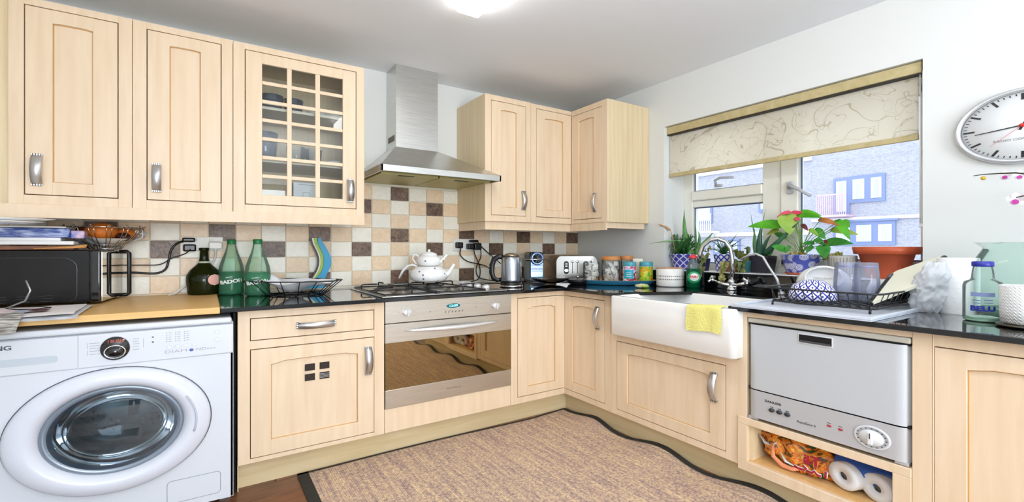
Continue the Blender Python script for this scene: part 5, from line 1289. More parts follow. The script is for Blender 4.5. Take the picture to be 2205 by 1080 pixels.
# D: anthurium
c_ = (2.965, 1.362, SZ)
t = thing('anthurium', 'anthurium with pink flowers and broad green leaves in a blue and white pot', 'plant', c_)
pot_body(t, c_, .072, .105, .118, circles('blue_roundels', '5560C4', 'F0F1FA', 11, 23), rim=.004)
LV = [((2.98, 1.49, 1.261), (2.88, 1.64, 1.252), .073, 'g1'), ((2.95, 1.434, 1.311), (2.93, 1.403, 1.194), .107, 'y'), ((2.98, 1.389, 1.313), (2.95, 1.233, 1.29), .045, 'g1'), ((3.01, 1.374, 1.335), (3.01, 1.265, 1.304), .04, 'g1'), ((2.98, 1.171, 1.266), (2.96, 1.103, 1.159), .05, 'g1'), ((3.03, 1.164, 1.27), (3.03, 1.132, 1.231), .045, 'g1'), ((3.03, 1.213, 1.221), (3.03, 1.087, 1.19), .047, 'y'), ((2.98, 1.231, 1.145), (2.93, 1.075, 1.139), .07, 'g2'), ((2.9, 1.215, 1.124), (2.86, 1.188, 1.057), .07, 'g2'), ((2.98, 1.287, 1.222), (2.98, 1.233, 1.167), .055, 'g2'), ((2.95, 1.286, 1.146), (2.93, 1.34, 1.143), .03, 'g2'), ((2.92, 1.435, 1.108), (2.88, 1.492, 1.13), .05, 'g2'), ((2.96, 1.306, 1.225), (2.96, 1.261, 1.186), .03, 'y'), ((2.95, 1.271, 1.167), (2.94, 1.224, 1.132), .04, 'g2'), ((3.01, 1.474, 1.18), (3.04, 1.56, 1.218), .045, 'g2'), ((2.96, 1.491, 1.229), (2.96, 1.562, 1.201), .04, 'o'), ((2.98, 1.432, 1.332), (2.96, 1.499, 1.307), .04, 'r'), ((2.98, 1.426, 1.32), (2.98, 1.353, 1.33), .045, 'r'), ((2.95, 1.386, 1.295), (2.94, 1.35, 1.278), .03, 'r'), ((2.98, 1.26, 1.281), (2.96, 1.153, 1.241), .04, 'b'), ((2.95, 1.344, 1.254), (2.94, 1.309, 1.217), .028, 'm'), ((2.92, 1.215, 1.161), (2.9, 1.191, 1.137), .018, 'm'), ((2.93, 1.285, 1.127), (2.9, 1.304, 1.086), .03, 'g2'), ((2.93, 1.408, 1.127), (2.92, 1.43, 1.085), .03, 'g2')]
stemm = mat('green_stem', '7AA050', .5)
for a, b, w_, k_ in LV:
    q = mb(LG[k_], True); leaf(q, a, b, w_); o = q.build('leaf' if k_ in 'g1 g2 y o'.split() else 'flower', t)
    s0 = (c_[0] + rnd.uniform(-.02, .02), c_[1] + rnd.uniform(-.025, .025), SZ + .105); q = mb(stemm, True)
    m_ = ((s0[0] + a[0]) / 2, s0[1] + (a[1] - s0[1]) * .35, (s0[2] + a[2]) / 2 + .01); q.tube([s0, m_, a], .0022, 5); q.build('stem', t)
leafbunch('base_sheaths', [(c_[0] - .03, c_[1] + dy, SZ + .12) for dy in (-.03, -.01, .01, .03)], t, green('sheath', '8A8A3A', 'C0A850', .1), .014, 4, 4)
mb(mat('terracotta2', 'C8623A', .6), True).lathe([(.07, 0), (.085, .012), (.080, .012)], (2.965, 1.362, SZ - .0), 24, closed_caps=False).build('saucer', t)
# E: succulent pot
c_ = (2.93, 1.13, SZ)
t = thing('succulent_pot', 'small ribbed grey pot of succulents beside the terracotta pot', 'plant', c_)
q = mb(mat('ribbed_grey', 'B8B4AE', .6), True); q.lathe([(.05, 0), (.062, .004), (.068, .112), (.064, .116), (.06, .1)], c_, 28, closed_caps=False); q.use(mat('rib_dark', '77726A', .6))
for i in range(28): a = 2 * PI * i / 28; q.tube([(c_[0] + .0615 * math.cos(a), c_[1] + .0615 * math.sin(a), SZ + .01), (c_[0] + .0675 * math.cos(a), c_[1] + .0675 * math.sin(a), SZ + .105)], .0016, 4)
q.build('pot', t)
leafbunch('succulent_leaves', [(c_[0] - .02 + .02 * math.cos(i), c_[1] + .04 + .045 * math.sin(i * 1.7), SZ + .115 + .01 * (i % 2)) for i in range(11)], t, green('succulent', '6A7A30', 'A8A060', .1), .016, 5, 21)
# F: terracotta pot
c_ = (2.985, .950, SZ)
t = thing('terracotta_pot', 'empty terracotta plastic plant pot at the near end of the sill', 'plant pot', c_)
terra = mat('terracotta', 'CC5A34', .45)
q = mb(terra, True); q.lathe([(.082, 0), (.085, .003), (.118, .123), (.134, .124), (.140, .126), (.147, .162), (.143, .163), (.135, .13), (.112, .12), (.08, .008), (.0001, .008)], c_, 40, closed_caps=False); q.build('pot', t)

# ------------------------------------------------------------------ shelf contents below dishwasher
def wrapm():
    m = bpy.data.materials.new('snack_wrapper'); n, l = nodes(m); p = P(n); tc = n.new('ShaderNodeTexCoord'); mp = n.new('ShaderNodeMapping'); mp.inputs['Scale'].default_value = (1, 1, 1.3); l.new(tc.outputs['Object'], mp.inputs[0])
    nz = n.new('ShaderNodeTexNoise'); nz.inputs['Scale'].default_value = 13; nz.inputs['Detail'].default_value = 3; nz.inputs['Distortion'].default_value = 2.2; l.new(mp.outputs[0], nz.inputs['Vector'])
    r_ = n.new('ShaderNodeValToRGB'); r_.color_ramp.interpolation = 'CONSTANT'; cols = ['1E1410', '1E5A2C', '8A3A14', 'E07A24', 'F0A83A', 'E8662A', 'F4C84A']
    while len(r_.color_ramp.elements) < len(cols): r_.color_ramp.elements.new(.5)
    for i, (c2, ps) in enumerate(zip(cols, (0, .36, .42, .46, .52, .57, .62))): r_.color_ramp.elements[i].position = ps; r_.color_ramp.elements[i].color = lin(c2)
    l.new(nz.outputs['Fac'], r_.inputs[0]); l.new(r_.outputs[0], p.inputs['Base Color']); p.inputs['Roughness'].default_value = .25; return m
t = thing('food_packet', 'crumpled orange food packet with red lettering on the open shelf', 'packet', (2.12, 1.0, .161))
def pk(u, v):
    from mathutils import noise
    y = 1.135 - .33 * u; h = .06 + .05 * math.sin(PI * min(1, u * 1.15 + .1)); a = 2 * PI * v
    nn = noise.noise(Vector((u * 6, math.cos(a) * 1.5, math.sin(a) * 1.5))) * .35
    cz_ = .245 - .04 * u; rz_ = (.050 + .028 * math.sin(PI * u)) * (1 + nn); rx_ = .06 * (1 + nn) * (.35 + math.sin(PI * min(1, u + .15)))
    zz_ = max(.163, cz_ - .02 * u + rz_ * math.sin(a)); return (2.155 + rx_ * math.cos(a) * .8, y + .02 * math.sin(3 * a) * .5, min(.33, zz_))
mb(wrapm(), True).grid(pk, 34, 22).build('wrapper', t)
q = mb(mat('packet_inner', 'D8D8D6', .3), True)
q.tube([(2.10, 1.14, .272), (2.095, 1.11, .245), (2.10, 1.08, .242), (2.09, 1.06, .262)], [.004, .010, .010, .007], 8, flat=.35)
q.use(mat('packet_fold', 'F09A70', .4)); q.tube([(2.09, 1.075, .255), (2.075, 1.065, .205), (2.08, 1.03, .178), (2.085, .99, .175), (2.09, .965, .185)], [.006, .010, .011, .010, .005], 8, flat=.4)
q.use(mat('packet_inner2', 'C8C8C6', .3)); q.tube([(2.075, 1.035, .235), (2.07, 1.01, .205), (2.075, .98, .196)], [.003, .008, .004], 8, flat=.4); q.build('folded_edges', t)
redp = mat('magenta_print', 'B01838', .4); whp = mat('white_print', 'F6F0E8', .5)
PMt = right_M(2.092)
text('lettering', 'äT', .052, PMt @ Matrix.Translation((-.915, .236, .004)), redp, t, bold=.002, sx=1.2)
q = mb(whp, True, PMt)
def stroke(q, pts, w_): q.tube([(a, b, .004) for a, b in pts], w_, 6, flat=.3)
sw = [[(-.985, .192), (-.965, .188), (-.945, .190), (-.935, .200), (-.950, .206)], [(-.935, .191), (-.915, .189), (-.905, .200), (-.895, .190), (-.880, .189)], [(-.865, .188), (-.862, .215)]]
for s_ in sw: stroke(q, s_, .0075)
q.M = right_M(2.089); q.use(redp)
for s_ in sw: stroke(q, s_, .0048)
q.lathe([(.004, .004), (.0001, .006)], (-.925, .177, 0), 8).lathe([(.004, .004), (.0001, .006)], (-.90, .214, 0), 8)
q.build('script_lettering', t)
t = thing('toilet_roll_pack', 'pack of white paper rolls in torn blue film on the open shelf', 'paper rolls', (2.2, .74, .161))
def pk2(u, v):
    y = .855 - .27 * u; a = 2 * PI * v
    e = math.sin(PI * min(1, max(0, u * .92 + .10))) ** .25
    return (2.20 + .085 * math.cos(a) * e, y, max(.1625, .235 + .075 * math.sin(a) * e + .004 * math.sin(9 * u + 3 * a)))
q = mb(mat('pack_blue', '2A5CB8', .25), True).grid(pk2, 16, 20); q.build('blue_film', t)
for i, (y, z) in enumerate(((.800, .214), (.690, .212))):
    q = mb(mat('paper_roll', 'F0F0F2', .85), True); ax_ = Vector((-.94, .34, 0)); M_ = MT((2.135, y, z), (.34, .94, 0), (0, 0, 1), (-.94, .34, 0))
    q.M = M_; q.lathe([(.062, -.09), (.064, -.08), (.064, .03), (.058, .036), (.020, .034), (.019, .0)], (0, 0, 0), 28, sy=.80, closed_caps=False); q.build('roll', t)
    mb(mat('roll_core', '8A847A', .8), True, M_).lathe([(.0195, .02), (.0001, .02)], (0, 0, 0), 18, sy=.80).build('core', t)
t = thing('brown_bag', 'brown paper item pushed to the back of the open shelf', 'bag', (2.4, .72, .161))
mb(mat('brown_paper', '6A4A2E', .8), True).blob((2.42, .74, .24), .10, .12, .075, .3, 4, 3).build('bag', t)

# ------------------------------------------------------------------ rug
rugm = bpy.data.materials.new('sisal_weave'); n, l = nodes(rugm); p = P(n); tc = n.new('ShaderNodeTexCoord')
mp = n.new('ShaderNodeMapping'); mp.inputs['Scale'].default_value = (1, 1, 1); l.new(tc.outputs['Object'], mp.inputs[0])
wv = n.new('ShaderNodeTexWave'); wv.bands_direction = 'X'; wv.inputs['Scale'].default_value = 34; wv.inputs['Distortion'].default_value = 1.2; wv.inputs['Detail'].default_value = 2; l.new(mp.outputs[0], wv.inputs['Vector'])
nz = n.new('ShaderNodeTexNoise'); nz.inputs['Scale'].default_value = 95; nz.inputs['Detail'].default_value = 4; l.new(mp.outputs[0], nz.inputs['Vector'])
mp2 = n.new('ShaderNodeMapping'); mp2.inputs['Scale'].default_value = (22, 1.2, 1); l.new(tc.outputs['Object'], mp2.inputs[0])
nz2 = n.new('ShaderNodeTexNoise'); nz2.inputs['Scale'].default_value = 2.5; nz2.inputs['Detail'].default_value = 4; l.new(mp2.outputs[0], nz2.inputs['Vector'])
f_ = math_(n, l, 'ADD', math_(n, l, 'MULTIPLY', nz.outputs['Fac'], .62), math_(n, l, 'MULTIPLY', nz2.outputs['Fac'], .38))
r_ = n.new('ShaderNodeValToRGB'); els = r_.color_ramp.elements; els[0].position = .36; els[0].color = lin('9C8688'); els[1].position = .64; els[1].color = lin('F2D8AC')
e = els.new(.5); e.color = lin('CDB09A'); l.new(f_, r_.inputs[0])
dkm = n.new('ShaderNodeMix'); dkm.data_type = 'RGBA'; dkm.blend_type = 'MULTIPLY'; dkm.inputs[0].default_value = .22; l.new(r_.outputs[0], dkm.inputs[6]); l.new(wv.outputs['Color'], dkm.inputs[7])
l.new(dkm.outputs[2], p.inputs['Base Color']); p.inputs['Roughness'].default_value = .95; p.inputs['Specular IOR Level'].default_value = .1
b = n.new('ShaderNodeBump'); b.inputs['Strength'].default_value = .7; b.inputs['Distance'].default_value = .004; l.new(f_, b.inputs['Height']); l.new(b.outputs[0], p.inputs['Normal'])
t = thing('sisal_rug', 'large beige woven sisal rug with dark bound edge on the kitchen floor', 'rug', (1.2, 1.5, 0))
def edge_x(y):   # window-side edge, rippled against the plinth
    return 2.088 - .013 * math.cos((2.49 - y) * 11.5) * min(1, (2.49 - y) * 3)
def ripple(x, y): 
    k_ = max(0, (x - 1.72) / .36); return .0125 * k_ * k_ * (1 + math.cos((2.49 - y) * 11.5 + PI)) * min(1, (2.49 - y) * 3 + .1)
def back_y(x): return 2.487 - .02 * max(0, min(1, (x - 1.25) / .5)) * (1 - max(0, min(1, (x - 1.8) / .28))) * 1.0 - .004 * math.sin(x * 5)
def rug(u, v):
    y0 = -1.2; y = y0 + (back_y(.37 + 1.7 * u) - y0) * v; x = .42 + (edge_x(y) - .030 - .42) * u; y = min(y, back_y(x) - .012)
    return (x, y, .004 + ripple(x, y))
mb(rugm, True).grid(rug, 40, 130, -.0035).build('woven_field', t)
bm_ = mat('rug_binding', '2A2824', .85, bump=.4, bscale=200)
q = mb(bm_, True)
def rb(u, v): y = -1.2 + (2.484 + 1.2) * v; x = .372 + .05 * u; return (x, min(y, back_y(x)), .0065)
q.grid(rb, 1, 30, .004)
def rb2(u, v): y = -1.2 + (2.487 + 1.2) * v; x = edge_x(y) - .034 + .034 * u; return (x, min(y, back_y(x)), .006 + ripple(edge_x(y) - .02, y) + .006 * u * ripple(2.08, y) * 30)
q.grid(rb2, 2, 160, .004)
def rb3(u, v): x = .372 + (2.07 - .372) * v; return (x, back_y(x) - .016 + .016 * u, .0065 + ripple(x, 2.48))
q.grid(rb3, 1, 60, .004); q.build('binding', t)

# ------------------------------------------------------------------ microwave and what is on it
MWZ = WT + .009
MW = Matrix.Translation((-.405, 2.835, 0)) @ Matrix.Rotation(math.radians(-5.5), 4, 'Z')
t = thing('microwave', 'black microwave oven with mirrored door on the oak worktop', 'microwave', (-.405, 2.835, WT + .006))
q = mb(mat('microwave_case', '0D0D10', .22), False, MW); q.box(-.62, -.04, 0, .345, MWZ + .010, 1.108, .004)
for x, y in ((-.58, .04), (-.08, .04), (-.58, .30), (-.08, .30)): q.box(x - .02, x + .02, y - .02, y + .02, WT + .0065, MWZ + .01)
q.build('casing', t)
q = mb(blackg, True, MW); q.box(-.042, -.002, 0, .340, MWZ + .006, 1.106, .008, 3); dr_ = q.build('door', t)
mb(mat('mirror_door_glass', 'E4E4E0', .02, 1), False, MW).box(-.0025, -.0010, .018, .330, MWZ + .010, 1.098).build('mirror_glass', dr_)
q = mb(black, True, MW)
q.tube([(0, .300, 1.098), (.030, .300, 1.098), (.040, .300, 1.090), (.040, .300, MWZ + .022), (.030, .300, MWZ + .014), (0, .300, MWZ + .014)], .0095, 8, flat=1.0); q.build('door_handle', dr_)
q = mb(mat('pressed_line', '5A5A60', .2, .5), True, MW)
pts = [(-.60, 1.073)] + [(-.135 + .05 * math.sin(a), 1.023 + .05 * math.cos(a)) for a in [PI / 2 * i / 8 for i in range(9)]] + [(-.085, .90), (-.092, .885), (-.11, .880)]
q.tube([(x, -.0005, z) for x, z in pts], .0018, 6); q.build('pressed_panel_line', t)
q = mb(mat('vent_louvre', '3A3A3E', .2, .5), True, MW)
for i in range(5):
    for z in (.880, .892, .904):
        x = -.165 - i * .075; q.tube([(x, -.0005, z), (x - .048, -.0005, z), (x - .054, -.0005, z - .006)], .0022, 5)
q.build('louvres', t)
S1 = 1.109
def slab(name, lab, cat, x0, x1, y0, y1, z0, z1, m_, grp=None, bev=.002):
    return tag(mb(m_).box(x0, x1, y0, y1, z0, z1, bev).build(name), lab, cat, grp)
slab('wooden_board', 'dark wooden chopping board lying flat directly on the microwave', 'board', -1.0, -.50, 2.84, 2.93, S1, S1 + .018, noisy('dark_board', '5A3420', '8A5634', (2, 9, 9), 4, 4, .5))
slab('white_board', 'wide thin white board above the wooden board on the microwave', 'board', -1.0, -.497, 2.82, 2.92, 1.131, 1.147, whitem)
slab('white_board', 'narrower white board on top of the wide one above the microwave', 'board', -1.02, -.54, 2.82, 2.92, 1.1475, 1.162, white)
bwrap = noisy('blue_film_wrap', '2A4C9C', 'B8C4E8', (1, 6, 6), 12, 5, .2, lo=.42, hi=.66, dist=1.5)
t = thing('blue_box', 'shrink-wrapped blue box above the white boards on the microwave', 'box', (-.75, 2.95, 1.163))
mb(bwrap).box(-1.02, -.51, 2.82, 2.92, 1.1625, 1.204, .004).build('wrapped_box', t)
mb(noisy('print_end', '4A62B8', 'E8C8D8', (1, 1, 1), 18, 3, .2)).box(-.509, -.462, 2.825, 2.90, 1.160, 1.195, .004).build('printed_end', t)
slab('paper_sheet', 'white sheets of paper lying on the blue box', 'paper', -1.02, -.52, 2.80, 2.92, 1.2055, 1.211, paper)
for i, (x, z, lb_) in enumerate(((-.78, 1.2125, 'lower white oval plate on top of the microwave stack'), (-.745, 1.224, 'upper white oval plate on top of the microwave stack'))):
    t = thing('oval_plate', lb_, 'plate', (x, 2.70, z), 'plates on the microwave stack')
    mb(ceram, True).lathe([(.10, 0), (.16, .003), (.215, .010), (.216, .012), (.16, .006), (.0001, .004)], (x, 2.68, z), 44, sy=.5).build('plate', t)
q = mb(mat('spoon_wood', 'D89A58', .5), True)
t = thing('wooden_spoons', 'wooden spoon handles poking out beside the fruit bowl', 'spoons', (-.5, 2.87, 1.112))
for k_ in range(3): mb(mat('spoon_wood', 'D89A58', .5), True).tube([(-.62, 2.80 + .012 * k_, 1.114), (-.50, 2.81 + .012 * k_, 1.118 + .003 * k_), (-.455, 2.815 + .012 * k_, 1.122 + .004 * k_)], [.004, .005, .007], 6, flat=.6).build('spoon', t)

# fruit bowl
FBX, FBY, FBZ = -.418, 3.04, 1.1095
t = thing('fruit_bowl', 'chrome wire fruit bowl standing on the microwave', 'bowl', (FBX, FBY, FBZ))
q = mb(wirec, True)
def circ(r_, z, n_=36): return [(FBX + r_ * math.cos(2 * PI * i / n_), FBY + r_ * math.sin(2 * PI * i / n_), FBZ + z) for i in range(n_)]
q.tube(circ(.145, .108), .0025, 6, closed=True).tube(circ(.06, .003), .003, 6, closed=True).tube(circ(.075, .022), .0025, 6, closed=True); q.build('ring_wires', t)
for i in range(14):
    a = 2 * PI * i / 14; q = mb(wirec, True)
    for s_ in (-.07, .07):
        c1, s1_ = math.cos(a + s_), math.sin(a + s_)
        q.tube([(FBX + r_ * c1, FBY + r_ * s1_, FBZ + z) for r_, z in ((.06, .003), (.075, .02), (.11, .045), (.138, .08), (.150, .108))], .0022, 5)
    q.tube([(FBX + .150 * math.cos(a - .07), FBY + .15 * math.sin(a - .07), FBZ + .108), (FBX + .156 * math.cos(a), FBY + .156 * math.sin(a), FBZ + .118), (FBX + .150 * math.cos(a + .07), FBY + .15 * math.sin(a + .07), FBZ + .108)], .0022, 5)
    q.build('loop_wire', t)
def nap(u, v):
    a = 2 * PI * u; r_ = .015 + .105 * v + .008 * math.sin(5 * a) * v; return (FBX + r_ * math.cos(a), FBY + r_ * math.sin(a), FBZ + .024 + .030 * v * v + .034 * v * max(0, math.sin(2 * a + .2)) ** 2)
tag(mb(paper, True).grid(nap, 48, 8, .0015).build('napkin'), 'white paper napkin lining the wire fruit bowl', 'napkin')
peel = mat('orange_peel', 'E8802A', .45, bump=.3, bscale=260)
for (x, y, z, r_, lb_) in ((-.428, 3.00, 1.196, .064, 'largest orange, at the front of the fruit bowl'), (-.345, 3.06, 1.186, .045, 'smaller orange at the window end of the fruit bowl')):
    t = thing('orange', lb_, 'orange', (x, y, z - r_ * .75)); mb(peel, True).blob((x, y, z), r_, r_, r_ * .70, .02, 2, 1, 24, 14).build('peel', t)
t = thing('red_onion', 'dark red fruit behind the oranges in the bowl', 'fruit', (-.51, 3.01, 1.16)); mb(mat('dark_fruit', '6A2A1C', .4), True).blob((-.49, 3.06, 1.195), .048, .045, .034, .05, 2, 3, 20, 12).build('skin', t)
t = thing('red_onion', 'dark plum under the oranges at the rim of the bowl', 'fruit', (-.33, 2.98, 1.16)); mb(mat('dark_plum', '3A1A1A', .3), True).blob((-.345, 2.985, 1.172), .030, .026, .022, .05, 2, 3, 18, 10).build('skin', t)
for k_ in range(4):
    q = mb(mat('clear_fork', 'D8DADC', .2, .2), True); a = -.55 + k_ * .16
    q.tube([(FBX + .10, FBY - .03 + .01 * k_, FBZ + .04), (FBX + .15, FBY - .05 + .012 * k_, FBZ + .062), (FBX + .148 + .006 * k_, FBY - .055 + .014 * k_, FBZ + .10 - .004 * k_)], [.004, .005, .003], 6)
    tag(recenter(q.build('plastic_fork'), (FBX + .12, FBY - .04, FBZ + .05)), ('clear plastic fork nearest the front of the fruit bowl rim', 'second clear plastic fork from the front of the fruit bowl rim', 'third clear plastic fork from the front of the fruit bowl rim', 'clear plastic fork closest to the tiles on the fruit bowl rim')[k_], 'fork', 'plastic forks in the fruit bowl')

# newspapers and cable at the front of the oak worktop
OZ = WT + .006
newsm = noisy('newsprint', 'C4C6CA', 'E6E8EC', (3, 14, 1), 7, 5, .8, lo=.42, hi=.62)
def sheet(name, lab, x0, x1, y0, y1, z, m_, sk=0, droop=.03, th=.004, seed=0):
    def fn(u, v):
        y = y1 + (y0 - y1) * v; x = x0 + (x1 - x0) * u + sk * v; o_ = max(0, (2.40 - y)) / .06
        return (x, y, z + .002 * math.sin(u * 9 + seed) * math.sin(v * 5) - (droop * min(1.6, o_) ** 1.5 if o_ > 0 else 0))
    return tag(mb(m_, True).grid(fn, 16, 22, th).build(name), lab, 'newspaper')
sheet('newspaper', 'folded grey newspaper at the bottom of the paper pile', -1.05, -.418, 2.36, 2.76, OZ + .0065, newsm, .012, .02, .005)
sheet('open_letter', 'white printed letter on top of the newspaper pile', -1.0, -.437, 2.372, 2.735, OZ + .014, mat('letter_white', 'F3EFF0', .7), .02, .012, .003, 2)
q = mb(mat('pink_print', 'E8A8A8', .7))
for i in range(4): q.box(-.80 + i * .03, -.56 + i * .02, 2.44 + i * .055, 2.4425 + i * .055, OZ + .0205, OZ + .021)
q.use(mat('photo_print', '6A3A3A', .6)).box(-.56, -.51, 2.46, 2.52, OZ + .0205, OZ + .0215); q.use(mat('photo_blue', 'B8C0DC', .6)).box(-.60, -.56, 2.44, 2.51, OZ + .0205, OZ + .0213)
tag(q.build('printed_leaflet'), 'small leaflet with red and blue print lying on the letter', 'leaflet')
sheet('magazine', 'grey magazine drooping over the front edge of the oak worktop', -1.05, -.555, 2.26, 2.42, OZ + .0225, noisy('magazine_grey', '6E6A64', 'C9C6C0', (3, 20, 1), 6, 5, .5, lo=.4, hi=.6), 0, .028, .006)
q = mb(black, True); q.tube([(-.64, 2.56, OZ + .026), (-.60, 2.50, OZ + .026), (-.545, 2.48, OZ + .026), (-.51, 2.52, OZ + .026), (-.55, 2.58, OZ + .026), (-.64, 2.60, OZ + .027)], .0022, 6)
tag(q.build('loose_cable'), 'thin black cable looped on the newspapers', 'cable')
q = mb(mat('frame_metal', 'B8BABC', .2, .8), True); q.tube([(-.66, 2.62, OZ + .022), (-.60, 2.60, OZ + .05), (-.585, 2.60, OZ + .09), (-.60, 2.61, OZ + .13)], .0035, 6)
tag(q.build('wire_stand'), 'bent metal wire stand at the edge of the paper pile', 'stand')

# ------------------------------------------------------------------ sockets, plugs and leads
def socket(lab, x0, x1, z0, z1):
    t = thing('wall_socket', lab, 'socket', ((x0 + x1) / 2, YW - .012, (z0 + z1) / 2))
    mb(mat('socket_white', 'EDEBE2', .35)).box(x0, x1, YW - .022, YW - .0125, z0, z1, .003).build('face_plate', t)
    q = mb(whitem)
    for x in (x0 + (x1 - x0) * .3, x0 + (x1 - x0) * .7): q.box(x - .01, x + .01, YW - .026, YW - .022, z1 - .028, z1 - .012, .001)
    q.build('switches', t); return t
socket('white double socket on the tiles behind the dark wine bottle', -.112, .083, 1.100, 1.182)
socket('white double socket on the tiles behind the electric kettle', 1.578, 1.778, 1.094, 1.188)
def plug(lab, x, z, m_, w_=.028, h_=.022, d_=.035, pts=None, r_=.004):
    t = thing('plug', lab, 'plug', (x, YW - .03, z)); mb(m_, True).box(x - w_, x + w_, YW - .022 - d_, YW - .0225, z - h_, z + h_, .008, 2).build('body', t)
    if pts: mb(m_, True).tube(smooth_path(pts), r_, 8).build('lead', t)
def smooth_path(pts, k_=6):
    pts = [Vector(p_) for p_ in pts]; out = []
    for i in range(len(pts) - 1):
        p0, p1, p2, p3 = pts[max(0, i - 1)], pts[i], pts[i + 1], pts[min(len(pts) - 1, i + 2)]
        for j in range(k_):
            s_ = j / k_; out.append(.5 * ((2 * p1) + (p2 - p0) * s_ + (2 * p0 - 5 * p1 + 4 * p2 - p3) * s_ ** 2 + (3 * p1 - p0 - 3 * p2 + p3) * s_ ** 3))
    return out + [pts[-1]]
yl = YW - .03
plug('upper black plug with thick lead in the socket behind the wine bottle', -.082, 1.163, black, .030, .012, .05, [(-.10, yl - .02, 1.158), (-.14, yl, 1.14), (-.165, yl, 1.10), (-.175, yl, 1.045), (-.19, yl, .998), (-.235, yl, .978), (-.322, yl, .985), (-.40, yl, .985)], .006)
plug('lower black plug with thin lead in the socket behind the wine bottle', -.078, 1.118, black, .030, .020, .035, [(-.075, yl - .03, 1.11), (-.10, yl, 1.085), (-.161, yl, 1.060), (-.212, yl, 1.027), (-.29, yl, 1.024), (-.40, yl, 1.027)], .003)
plug('white plug with grey lead in the socket behind the wine bottle', .045, 1.132, mat('white_plug', 'F0EEE8', .35), .034, .022, .04, [(.045, yl - .03, 1.11), (.04, yl, 1.05), (.00, yl, .98), (-.07, yl - .01, .93), (-.14, yl - .02, .87), (-.17, yl - .05, .862)], .006)
plug('black plug at the hob end of the socket behind the kettle', 1.620, 1.140, black, .028, .022, .035, [(1.625, yl - .03, 1.12), (1.635, yl, 1.065), (1.69, yl, 1.018), (1.78, yl, .995), (1.86, yl, .975), (1.90, yl - .05, .93)], .004)
plug('black plug in the middle of the socket behind the kettle', 1.712, 1.130, black, .026, .022, .045, [(1.73, yl - .04, 1.11), (1.765, yl, 1.06), (1.80, yl, .99), (1.81, yl, .92), (1.78, yl - .02, .875), (1.70, yl - .05, .858)], .004)
plug('round black plug at the kettle end of the socket', 1.772, 1.130, black, .030, .026, .05, [(1.785, yl - .05, 1.11), (1.815, yl, 1.045), (1.775, yl, .965), (1.79, yl, .895), (1.86, yl - .02, .866), (1.93, yl - .2, .858)], .004)
plug('flat black adapter above the other plugs behind the kettle', 1.742, 1.172, black, .034, .010, .045, [(1.765, yl - .04, 1.172), (1.81, yl, 1.14), (1.87, yl, 1.09), (1.93, yl - .02, 1.035), (1.97, yl - .06, .99)], .004)

# ------------------------------------------------------------------ bottles and basket on the left worktop
WX, WYb = -.010, 3.15
t = thing('wine_bottle', 'squat dark olive wine bottle with pink label on the oak worktop', 'bottle', (WX, WYb, OZ))
q = mb(winegl, True); q.lathe([(.070, 0), (.078, .006), (.080, .03), (.086, .075), (.084, .105), (.068, .135), (.040, .162), (.026, .178), (.022, .20), (.0205, .245), (.024, .247), (.025, .258), (.021, .262)], (WX, WYb, OZ), 36); q.build('glass', t)
mb(mat('neck_label', 'C9CBB8', .5), True).lathe([(.0275, .175), (.030, .178), (.029, .184), (.0265, .186)], (WX, WYb, OZ), 28, closed_caps=False).build('neck_band', t)
a0 = math.atan2(-WYb, -WX); q = mb(mat('pink_label', 'F0B8A8', .5), True)
def lab(u, v):
    an = a0 + .25 + (u - .5) * .85 + .30; z = .052 + v * .062; r_ = .0835 + .004 * math.sin(PI * v); k_ = math.sqrt(max(0, 1 - (2 * v - 1) ** 2)); an = a0 + .62 + (u - .5) * .85 * k_
    return (WX + r_ * 1.02 * math.cos(an), WYb + r_ * 1.02 * math.sin(an), OZ + z)
q.grid(lab, 8, 10); q.build('label', t)
def badoit(x, y, lab_):
    t = thing('water_bottle', lab_, 'bottle', (x, y, WT), 'green mineral water bottles'); s_ = 1.0
    q = mb(bottled, True); q.lathe([(.050, 0), (.060, .006), (.063, .02), (.062, .05), (.064, .09), (.065, .132), (.0001, .1322)], (x, y, WT), 32); q.build('filled_body', t)
    q = mb(bottleg, True); q.lathe([(.0648, .132), (.060, .165), (.047, .205), (.034, .240), (.026, .27), (.022, .292)], (x, y, WT), 32, closed_caps=False); q.build('shoulder', t)
    mb(cap, True).lathe([(.023, .288), (.0235, .292), (.0235, .312), (.021, .315), (.0001, .315)], (x, y, WT), 24).build('cap', t)
    vd = Vector((-x, -y, 0)).normalized(); vd = (vd + Vector((.25, 0, 0))).normalized() if 0 else vd; sd = Vector((-vd.y, vd.x, 0)); r_ = .0645
    LM = MT((x + vd.x * r_, y + vd.y * r_, WT + .078), sd, (0, 0, 1), vd) @ Matrix.Rotation(.14, 4, 'Z')
    text('lettering', 'BADOIT', .0275, LM, mat('white_lettering', 'F4F8F4', .4), t, sx=1.28, bend=r_, bold=.0012)
    text('small_lettering', 'source', .012, LM @ Matrix.Translation((-.005, .027, 0)), mat('white_lettering', 'F4F8F4', .4), t, sx=1.28, bend=r_)
badoit(.121, 3.105, 'green water bottle with white lettering beside the wine bottle')
badoit(.241, 2.955, 'green water bottle partly hidden behind the wire basket')
